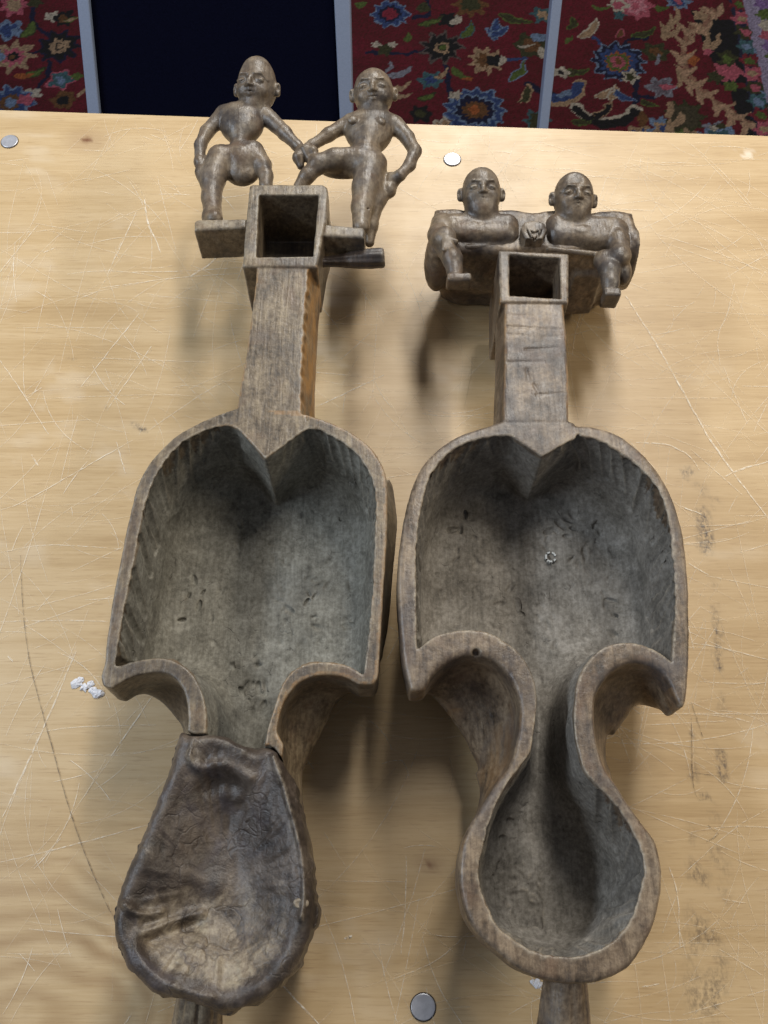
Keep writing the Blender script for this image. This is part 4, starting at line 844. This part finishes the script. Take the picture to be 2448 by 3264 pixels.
# seated figures
def seated(side):
    xs = (150, 760) if side < 0 else (900, 1490)
    G = Grid(np.array([*np.minimum(K(xs[0], 1060), K(xs[1], 60))[:2], H - .062]) - .004, np.array([*np.maximum(K(xs[0], 1060), K(xs[1], 60))[:2], H + .022]) + .004, .0006)
    s = 1 / 9600.
    if side < 0:
        G.box(K(470, 552, H - .024), (.0285, .0132, .0120), rotm(R(8), 0, R(-1)), r=.0085, k=0); G.ell(K(400, 525, H - .0150), (.013, .0070, .0048), k=.003); G.ell(K(580, 530, H - .0150), (.012, .0070, .0046), k=.003)
        G.cap(K(490, 460, H - .022), K(488, 400, H - .016), .0125, .0120, k=.003)
        head(G, K(485, 272, H - .012), .0142, R(32), R(0), R(0), 1.10)
        G.chain([K(225, 480, H - .022), K(200, 560, H - .018), K(215, 600, H - .013)], [.0078, .0074, .0064], k=.0025)      # upper arm
        G.ell(K(250, 570, H - .009), (.0075, .0085, .0055), k=.003)
        for i, (fx, fy) in enumerate(((240, 655), (268, 650), (292, 636), (318, 600))): G.chain([K(245 + 12 * i, 590, H - .006), K(fx, fy, H - .006)], [.0022, .0018], k=.0008)
        G.chain([K(270, 660, H - .016), K(295, 720, H - .013), K(308, 790, H - .013), K(315, 850, H - .013)], [.0085, .0068, .0052, .0050], k=.003)
        G.box(K(335, 865, H - .015), (.0085, .0030, .0075), rotm(R(8), 0, R(2)), r=.002, k=.002)
        G.cap(K(390, 640, H - .020), K(690, 622, H - .020), .0022, .0018, k=.002)
    else:
        G.box(K(1165, 572, H - .024), (.0290, .0140, .0120), rotm(R(8), 0, R(-4)), r=.0085, k=0); G.ell(K(1050, 540, H - .0150), (.012, .0065, .0036), k=.004); G.ell(K(1230, 555, H - .0150), (.014, .0070, .0038), k=.004)
        G.cap(K(1090, 480, H - .022), K(1092, 420, H - .016), .0125, .0120, k=.003)
        head(G, K(1094, 306, H - .012), .0146, R(33), R(6), R(-3), 1.07, 0, 1)
        G.chain([K(1385, 530, H - .022), K(1390, 600, H - .018), K(1405, 680, H - .014)], [.0080, .0078, .0070], k=.0025)
        G.ell(K(1400, 700, H - .012), (.0080, .0070, .0060), k=.003); G.ell(K(1420, 800, H - .022), (.0060, .0110, .0080), k=.003)
        G.ell(K(1385, 775, H - .007), (.0040, .0030, .004), k=.001, cut=True); G.ell(K(1440, 760, H - .007), (.0020, .0025, .004), k=.001, cut=True)
        G.chain([K(1300, 730, H - .018), K(1335, 800, H - .015), K(1340, 870, H - .015), K(1340, 930, H - .016)], [.0080, .0070, .0058, .0050], k=.003)
        G.box(K(1337, 975, H - .018), (.0058, .0032, .0095), rotm(R(6), 0, R(-2)), r=.0018, k=.0015)
        G.cap(K(930, 650, H - .020), K(1290, 690, H - .020), .0022, .0020, k=.002)
        G.ell(K(985, 525, H - .0125), (.0028, .0022, .0010), k=.001); G.ell(K(1150, 522, H - .0118), (.0042, .0026, .0012), k=.002)
        for k_ in range(7): G.chain([K(1060 + k_ * 14, 150, H + .004), K(1062 + k_ * 13, 190, H + .004)], [.0004, .0004], cut=True)
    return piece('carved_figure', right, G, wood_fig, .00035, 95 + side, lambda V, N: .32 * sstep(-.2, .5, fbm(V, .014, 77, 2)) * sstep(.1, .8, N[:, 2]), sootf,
          'seated carved figure with its fingers spread over its knee' if side < 0 else 'seated carved figure with a broken hand and squarer foot')
seated(-1); seated(1)
# clasped-hands emblem between the seated figures
G = Grid(K(700, 680, H - .03) - np.array([.004, .004, .012]), K(960, 400, H - .01) + np.array([.004, .004, .018]), .0005)
G.ell(K(815, 452, H - .030), (.0080, .0045, .0080), k=0)
zf = H - .0085; hp = lambda L: [K(x, y, zf)[:2] for x, y in L]
G.prism(hp([(748, 500), (768, 470), (815, 458), (870, 462), (908, 478), (925, 512), (905, 556), (868, 610), (836, 655), (800, 600), (765, 552)]), H - .026, zf, r=.002, k=.002)
G.prism(hp([(788, 520), (836, 536), (886, 520), (838, 622)]), zf - .0016, zf + .01, cut=True, r=.0004)
G.chain([K(800, 528, zf), K(837, 612, zf), K(876, 528, zf)], [.0011] * 3, k=.0004); G.prism(hp([(818, 548), (838, 572), (860, 546), (840, 600)]), zf - .004, zf + .01, cut=True)
for xa, xb in ((758, 800), (915, 872)): G.chain([K(xa, 500, zf + .001), K(xb, 560, zf + .001)], [.0005, .0005], cut=True)
piece('clasped_hands', right, G, wood_b, .0003, 99, lambda V, N: .4 * (N[:, 2] > .5), sootf)

# ================================================================== behind the table: rug and frame
def rug_build():
    x0, x1, y0, y1 = -1.15, .98, 1.15, 2.25; h = .0028
    xs = np.arange(x0, x1, h); ys = np.arange(y0, y1, h); X, Y = np.meshgrid(xs, ys, indexing='ij'); n = X.size
    P = np.stack([X, Y, X * 0], -1); Pj = P + .004 * np.stack([vnoise(P, .012, 1), vnoise(P, .012, 2), X * 0], -1); XX, YY = Pj[..., 0], Pj[..., 1]
    C = np.empty(X.shape + (3,)); C[:] = (.115, .010, .020)
    C *= (1 + .25 * fbm(P, .05, 5, 3))[..., None]
    navy = (.010, .012, .040); lb = (.15, .21, .33); tan_ = (.33, .22, .14); cream = (.42, .37, .31); green = (.085, .12, .030); blue = (.035, .06, .17); pink = (.38, .09, .13); brown = (.13, .06, .025); teal = (.05, .11, .13); olive = (.045, .045, .02); grey = (.20, .20, .25); orange = (.30, .09, .03); black = (.012, .010, .014)
    def paint(m, c): C[m] = np.array(c) * (1 + .22 * rng.standard_normal((m.sum(), 1)) * .6)
    def pol(c, x, y):
        k = at(c, x, y, FZ); dx, dy = XX - k[0], YY - k[1]; return np.hypot(dx, dy), np.arctan2(dy, dx)
    def rose(c, x, y, r, layers, petals=8, ph=0.):
        r = r * .72
        d, a = pol(c, x, y)
        for f, col, amp in layers: paint(d < r * f * (1 + amp * np.cos(petals * (a + ph)) + .25 * amp * np.cos(2 * petals * a + 1)), col)
    def leaf(c, x, y, L, wd, ang, col, rim=None):
        wd = wd * .8; k = at(c, x, y, FZ); dx, dy = XX - k[0], YY - k[1]; u_ = dx * math.cos(ang) + dy * math.sin(ang); v_ = -dx * math.sin(ang) + dy * math.cos(ang)
        v_ = v_ - .25 * u_ * u_ / L; e = np.abs(v_) - wd * np.sqrt(np.clip(1 - (u_ / L) ** 2, 0, 1)) * (1 - .4 * u_ / L); ok = np.abs(u_) < L
        if rim: paint(ok & (e < 0), rim); paint(ok & (e < -wd * .32), col)
        else: paint(ok & (e < 0), col)
    def vine(c, pl, wd, col):
        q = spline([at(c, x, y, FZ) for x, y in pl], .02)[:, :2]; q = np.vstack([q, at(c, *pl[-1], FZ)[:2]]); m = np.zeros(X.shape, bool)
        for a, b in zip(q[:-1], q[1:]):
            v = b - a; t = np.clip(((XX - a[0]) * v[0] + (YY - a[1]) * v[1]) / (v @ v), 0, 1); m |= np.hypot(XX - a[0] - v[0] * t, YY - a[1] - v[1] * t) < wd
        paint(m, col)
    S_ = 1 / 1750.0       # metres per crop pixel on the rug
    # random filler blooms for the part of the rug outside the surveyed view
    for i in range(190):
        bx, by = random.uniform(x0, x1), random.uniform(y0, y1); k = np.array([bx, by]); d = np.hypot(XX - bx, YY - by); a = np.arctan2(YY - by, XX - bx); r = random.uniform(.02, .045)
        if 1.40 < by < 1.80 and abs(bx) < .74: continue
        cc = random.sample([navy, lb, tan_, cream, green, blue, pink, teal], 3)
        for f, col in zip((1, .7, .35), cc): paint(d < r * f * (1 + .18 * np.cos(7 * a + i)), col)
    # stems
    vine('c8', [(60, 210), (200, 215), (330, 190)], .004, navy); vine('c8', [(370, 250), (380, 330), (400, 420)], .005, navy); vine('c8', [(610, 240), (690, 235)], .004, blue); vine('c8', [(960, 150), (1000, 180), (1040, 210)], .004, blue); vine('c8', [(1130, 320), (1130, 420), (1090, 470), (1000, 480)], .006, navy); vine('c8', [(1180, 150), (1100, 160), (1060, 200)], .004, navy); vine('c8', [(1130, 380), (1200, 390)], .004, navy); vine('c8', [(300, 0), (305, 60), (250, 70)], .005, navy)
    vine('c7', [(140, 40), (150, 110), (230, 170)], .005, navy); vine('c7', [(215, 270), (200, 330), (150, 400)], .005, navy); vine('c7', [(90, 240), (180, 220)], .004, navy); vine('c8', [(700, 330), (740, 360), (800, 380)], .008, navy); vine('c8', [(1180, 480), (1250, 480)], .004, lb)
    # left of the dark panel
    rose('c7', 255, 200, .055, [(1, navy, .18), (.86, black, .2), (.52, tan_, .12), (.28, black, 0), (.2, tan_, 0)], 9); rose('c7', 225, 72, .020, [(1, cream, .2)], 5); rose('c7', 280, 80, .028, [(1, black, .2), (.5, brown, .1)], 6); leaf('c7', 315, 85, .016, .007, .4, tan_, green)
    rose('c7', 40, 128, .036, [(1, lb, .22), (.7, blue, .2)], 5, .4); leaf('c7', 75, 150, .018, .010, -.6, lb); leaf('c7', 130, 128, .026, .012, 1.2, green, olive); rose('c7', 58, 245, .050, [(1, tan_, .25), (.6, pink, .2), (.36, black, .1), (.2, brown, 0)], 8)
    rose('c7', 0, 245, .016, [(1, lb, .1)], 5); leaf('c7', 150, 318, .024, .010, .5, green, olive); leaf('c7', 105, 330, .018, .007, .1, orange); rose('c7', 262, 345, .034, [(1, pink, .25), (.8, teal, .2), (.4, lb, .2)], 5); rose('c7', 140, 405, .020, [(1, cream, .2)], 5, .3); rose('c7', 45, 445, .060, [(1, lb, .12), (.85, blue, .2), (.5, brown, .1), (.28, lb, 0)], 10); rose('c7', 275, 430, .030, [(1, brown, .2), (.5, black, 0)], 6); rose('c7', 60, 22, .040, [(1, pink, .2), (.6, tan_, .1)], 7); leaf('c7', 355, 400, .014, .006, 1.0, tan_); rose('c7', 150, 10, .02, [(1, olive, .2)], 5); rose('c7', 330, 330, .014, [(1, green, .2)], 4); rose('c7', 110, 430, .02, [(1, pink, .2)], 5)
    # between panel and third post
    rose('c8', 150, 55, .052, [(1, lb, .10), (.9, blue, .12), (.62, navy, .1), (.4, (.2, .02, .04), .1)], 10); rose('c8', 470, 18, .046, [(1, brown, .2), (.6, olive, .1)], 8); rose('c8', 385, 78, .026, [(1, black, .2)], 5); leaf('c8', 418, 78, .016, .010, 1.3, cream); leaf('c8', 560, 130, .022, .014, 2.2, blue, lb); leaf('c8', 575, 115, .028, .012, 1.4, blue, lb); leaf('c8', 598, 128, .024, .013, .7, blue, lb)
    leaf('c8', 315, 92, .026, .010, .4, green, olive); leaf('c8', 470, 120, .026, .012, 1.2, green, teal); leaf('c8', 650, 82, .036, .012, -.3, olive, green); leaf('c8', 220, 150, .014, .007, 1.3, green); leaf('c8', 35, 20, .014, .010, 0, green); leaf('c8', 285, 30, .014, .02, 1.4, olive)
    rose('c8', 355, 190, .054, [(1, (.10, .075, .07), .22), (.82, black, .2), (.42, tan_, .12), (.22, black, 0), (.16, green, 0)], 9); rose('c8', 530, 240, .042, [(1, tan_, .25), (.55, brown, .2)], 9); rose('c8', 565, 240, .022, [(1, black, .1)], 5); leaf('c8', 598, 240, .014, .010, 1.5, cream); rose('c8', 715, 180, .045, [(1, olive, .15), (.6, brown, .1)], 6); leaf('c8', 690, 185, .018, .005, 0, cream); leaf('c8', 750, 150, .020, .012, 0, lb); leaf('c8', 755, 210, .010, .016, 0, cream)
    rose('c8', 95, 180, .014, [(1, cream, .2)], 5); rose('c8', 158, 180, .012, [(1, cream, .2)], 5); rose('c8', 125, 200, .022, [(1, olive, .2)], 5); rose('c8', 490, 440, .078, [(1, lb, .09), (.9, blue, .12), (.70, lb, .08), (.62, navy, .1), (.40, brown, .12), (.2, orange, 0)], 13); rose('c8', 310, 320, .030, [(1, teal, .2), (.5, blue, .1)], 6); leaf('c8', 360, 295, .018, .006, .9, tan_); rose('c8', 410, 380, .016, [(1, cream, .2)], 5)
    leaf('c8', 425, 298, .024, .010, -.7, green); leaf('c8', 458, 316, .010, .005, 0, orange); leaf('c8', 670, 285, .034, .012, 1.0, green, lb); leaf('c8', 700, 375, .030, .010, 1.2, olive, tan_); leaf('c8', 300, 390, .022, .009, .4, green, olive); rose('c8', 270, 455, .026, [(1, black, .2), (.5, olive, .1)], 6); rose('c8', 735, 480, .034, [(1, teal, .2), (.7, olive, .2)], 6); leaf('c8', 195, 295, .030, .008, .5, grey); leaf('c8', 195, 350, .024, .008, .4, tan_); leaf('c8', 150, 270, .02, .006, 1.3, grey); leaf('c8', 200, 385, .02, .007, .2, tan_); rose('c8', 760, 60, .03, [(1, teal, .2), (.5, tan_, .2)], 6)
    # right of the third post
    rose('c8', 1060, 245, .070, [(1, lb, .10), (.92, navy, .12), (.74, blue, .1), (.52, orange, .1), (.46, green, .1), (.30, pink, .1), (.16, brown, 0)], 12); rose('c8', 1108, 305, .022, [(1, cream, .25), (.6, olive, .2)], 5); rose('c8', 1130, 25, .048, [(1, pink, .15), (.62, (.5, .2, .25), .2), (.3, pink, .2)], 8); rose('c8', 1060, 20, .026, [(1, cream, .2), (.6, pink, .2)], 6); rose('c8', 1300, 8, .032, [(1, lb, .2), (.6, blue, .2), (.3, pink, 0)], 7); leaf('c8', 1235, 35, .014, .009, 0, green); leaf('c8', 995, 35, .018, .008, 0, green); rose('c8', 1065, 60, .016, [(1, teal, .2)], 5)
    leaf('c8', 955, 118, .034, .012, .9, tan_, cream); leaf('c8', 880, 95, .020, .010, 1.4, olive, green); leaf('c8', 865, 160, .014, .007, 1.0, green); leaf('c8', 895, 290, .026, .012, .2, olive, green); rose('c8', 832, 290, .022, [(1, cream, .2), (.5, black, 0)], 5); leaf('c8', 1170, 135, .028, .010, .5, olive, green); leaf('c8', 1072, 130, .014, .008, 1.2, brown, pink); rose('c8', 1210, 205, .034, [(1, olive, .2), (.5, brown, .1)], 6); leaf('c8', 1222, 235, .018, .006, 1.5, grey)
    vine('c8', [(800, 405), (850, 405), (900, 380), (905, 335)], .013, tan_); vine('c8', [(800, 390), (850, 390), (895, 365), (900, 340)], .011, blue); leaf('c8', 850, 375, .018, .009, .6, lb); leaf('c8', 1010, 375, .022, .010, .6, tan_, cream); leaf('c8', 1050, 370, .022, .009, 1.2, tan_, cream); leaf('c8', 1085, 390, .026, .010, -.6, blue, lb); vine('c8', [(895, 430), (930, 470), (1000, 490), (1080, 480), (1130, 440)], .013, cream); vine('c8', [(900, 440), (935, 475), (1000, 497), (1080, 488), (1130, 450)], .010, black); leaf('c8', 1010, 440, .03, .010, .9, black, tan_); leaf('c8', 920, 490, .02, .008, .1, olive, green); leaf('c8', 1160, 480, .02, .012, 1.4, brown); leaf('c8', 1185, 415, .02, .009, -.4, olive, green)
    rose('c8', 1235, 350, .034, [(1, grey, .25), (.7, (.13, .11, .14), .2)], 6); leaf('c8', 1265, 350, .018, .007, 0, pink); rose('c8', 1325, 465, .050, [(1, olive, .15), (.8, (.06, .05, .03), .1)], 9); leaf('c8', 1270, 440, .02, .009, 1.2, tan_); leaf('c8', 1310, 475, .022, .009, 1.1, tan_); leaf('c8', 1272, 500, .022, .007, 1.5, tan_); leaf('c8', 1440, 500, .022, .007, .3, grey); leaf('c8', 1475, 505, .02, .007, 0, olive); rose('c8', 1440, 510, .012, [(1, cream, .2)], 5)
    # dark edge and border
    def right_of(c, a, b):
        p, q = at(c, *a, FZ), at(c, *b, FZ); return (q[0] - p[0]) * (YY - p[1]) - (q[1] - p[1]) * (XX - p[0])
    zone = (right_of('c8', (1610, 520), (1505, 0)) < 0)
    dk = (right_of('c8', (1560, 520), (1395, 150)) < 0) & (right_of('c8', (1610, 520), (1505, 0)) >= 0) & (YY < at('c8', 0, 40, FZ)[1])
    paint(dk & (vnoise(P, .05, 8) > -.25), black)
    for x, y, col, r in ((1500, 285, pink, .034), (1475, 300, pink, .022), (1495, 232, olive, .026), (1495, 235, green, .014), (1515, 345, green, .018), (1420, 205, pink, .014), (1450, 310, olive, .022), (1350, 235, orange, .024), (1390, 60, tan_, .02)): rose('c8', x, y, r, [(1, col, .2)], 5)
    garland = [(1445, 40), (1400, 100), (1350, 110), (1330, 160), (1320, 220), (1330, 280), (1365, 330), (1410, 370), (1470, 420), (1530, 460), (1590, 495)]
    vine('c8', garland, .006, (.25, .13, .09))
    for i, (x, y) in enumerate(garland):
        for sg in (-1, 1): leaf('c8', x + sg * 18, y + 8, .026, .008, (1.0 if sg > 0 else 2.3) - .09 * i, (.40, .25, .17), tan_)
    for x, y in ((1270, 95), (1290, 125), (1250, 125), (1300, 65), (1420, 165), (1455, 170), (1310, 310)): leaf('c8', x, y, .026, .008, 1.0 + .3 * (x % 3), tan_)
    bd = zone; paint(bd, (.022, .022, .050))
    for i in range(10):
        y = 20 + i * 55; xb = 1540 + .2 * y; rose('c8', xb, y, .026, [(1, [(.16, .02, .03), pink, olive, teal][i % 4], .2), (.5, [green, tan_, pink, lb][i % 4], .1)], 6); rose('c8', xb + 48, y + 25, .018, [(1, [lb, olive, (.2, .03, .05)][i % 3], .2)], 5)
    ln = right_of('c8', (1660, 250), (1598, 0)); paint(zone & (ln < 0), (.10, .05, .11)); paint(zone & (np.abs(ln) < .0035), (.28, .24, .36))
    for i in range(6): rose('c8', 1640 + 8 * i, 20 + 42 * i, .022, [(1, [(.2, .12, .3), green, cream, pink][i % 4], .2)], 6)
    C[:] = C * (1 + .18 * rng.standard_normal(X.shape))[..., None]; C[:] = np.clip(C * .24, .003, .8)
    V = np.stack([X, Y, FZ + .0015 * vnoise(P, .006, 4)], -1).reshape(-1, 3); V[:, 2] -= .0
    ids = np.arange(n).reshape(X.shape); q = np.stack([ids[:-1, :-1], ids[1:, :-1], ids[1:, 1:], ids[:-1, 1:]], -1).reshape(-1, 4)
    m, nt, b = new_mat('knotted_wool'); T = NT(nt); T.L.new(T.attr('knots', True), b.inputs['Base Color']); b.inputs['Roughness'].default_value = .95; b.inputs['Specular IOR Level'].default_value = .1
    T.L.new(T.bump(T.noise(T.coord(), 320, 3, .6), .6, .004), b.inputs['Normal'])
    root = empty('rug', (0, 1.7, FZ), 'red oriental rug woven with flowers and leaves, lying on the floor behind the table', 'rug')
    mesh_np('pile', V, q, m, root, attrs=dict(knots=np.concatenate([C, np.ones(X.shape + (1,))], -1).reshape(-1, 4)))
    em = plain('rug_selvedge', (.05, .02, .02), .9)
    e = .006; cs = [(x0 - e, y0 - e), (x1 + e, y0 - e), (x1 + e, y1 + e), (x0 - e, y1 + e)]
    mesh_py('backing', [(*c, FZ - .0035) for c in cs] + [(*c, FZ - .0095) for c in cs], [(0, 1, 2, 3), (0, 4, 5, 1), (1, 5, 6, 2), (2, 6, 7, 3), (3, 7, 4, 0)], em, root)
rug_build()

# leaning frame of grey tube with a dark panel
grey_m = plain('grey_frame_paint', (.20, .235, .32), .45, .0, (500, .1, .0005), .06); navy_m = plain('navy_panel', (.0022, .0026, .009), 1.0, 0, (600, .2, .0006), .3); navy_m.node_tree.nodes['Principled BSDF'].inputs['Specular IOR Level'].default_value = .04
ax = np.array([0, .524, .852]); nb = np.array([0, -.852, .524])            # along the frame, out of the frame
P0 = np.array([0, 1.0, HC - 1.0 * math.tan(R(42.7))])
def on_frame(c, x, y):
    d = ray(c, x, y); o = np.array([0, 0, HC]); t = ((P0 - o) @ nb) / (d @ nb); return o + d * t
frame = empty('display_frame', (0, .75, FZ), 'grey metal frame with a dark navy panel leaning back on the red rug', 'frame')
def bar(name, L0, L1, R0, R1, depth, mat, ext=(1.6, .6), proud=0.0, parent=None):
    V = []
    a0, a1, b0, b1 = [on_frame(*p) for p in (L0, L1, R0, R1)]
    ua = (a0 - a1) / np.linalg.norm(a0 - a1); ub = (b0 - b1) / np.linalg.norm(b0 - b1)
    tz = lambda p, uu, z: p + uu * ((z - p[2]) / uu[2])
    bl, br = tz(a1, ua, FZ + .004), tz(b1, ub, FZ + .004); tl2, tr2 = tz(a0, ua, .22), tz(b0, ub, .22)
    F0 = [bl, br, tr2, tl2]; V = [p + nb * proud for p in F0] + [p + nb * (proud - depth) for p in F0]
    o = mesh_py(name, V, [(0, 1, 2, 3), (5, 4, 7, 6), (4, 0, 3, 7), (1, 5, 6, 2), (3, 2, 6, 7), (4, 5, 1, 0)], mat, parent or frame)
    bv = o.modifiers.new('edge', 'BEVEL'); bv.width = .0015; bv.segments = 2; return o
bar('post', ('c7', 331, 0), ('c7', 378, 490), ('c7', 383, 0), ('c7', 430, 490), .03, grey_m)
bar('post', ('c7', 1443, 0), ('c7', 1468, 520), ('c7', 1512, 0), ('c7', 1524, 520), .045, grey_m)
bar('panel', ('c7', 384, 0), ('c7', 431, 490), ('c7', 1442, 0), ('c7', 1467, 520), .012, navy_m, proud=-.008)
bar('post', ('c8', 797, 0), ('c8', 745, 510), ('c8', 838, 0), ('c8', 782, 510), .022, grey_m)
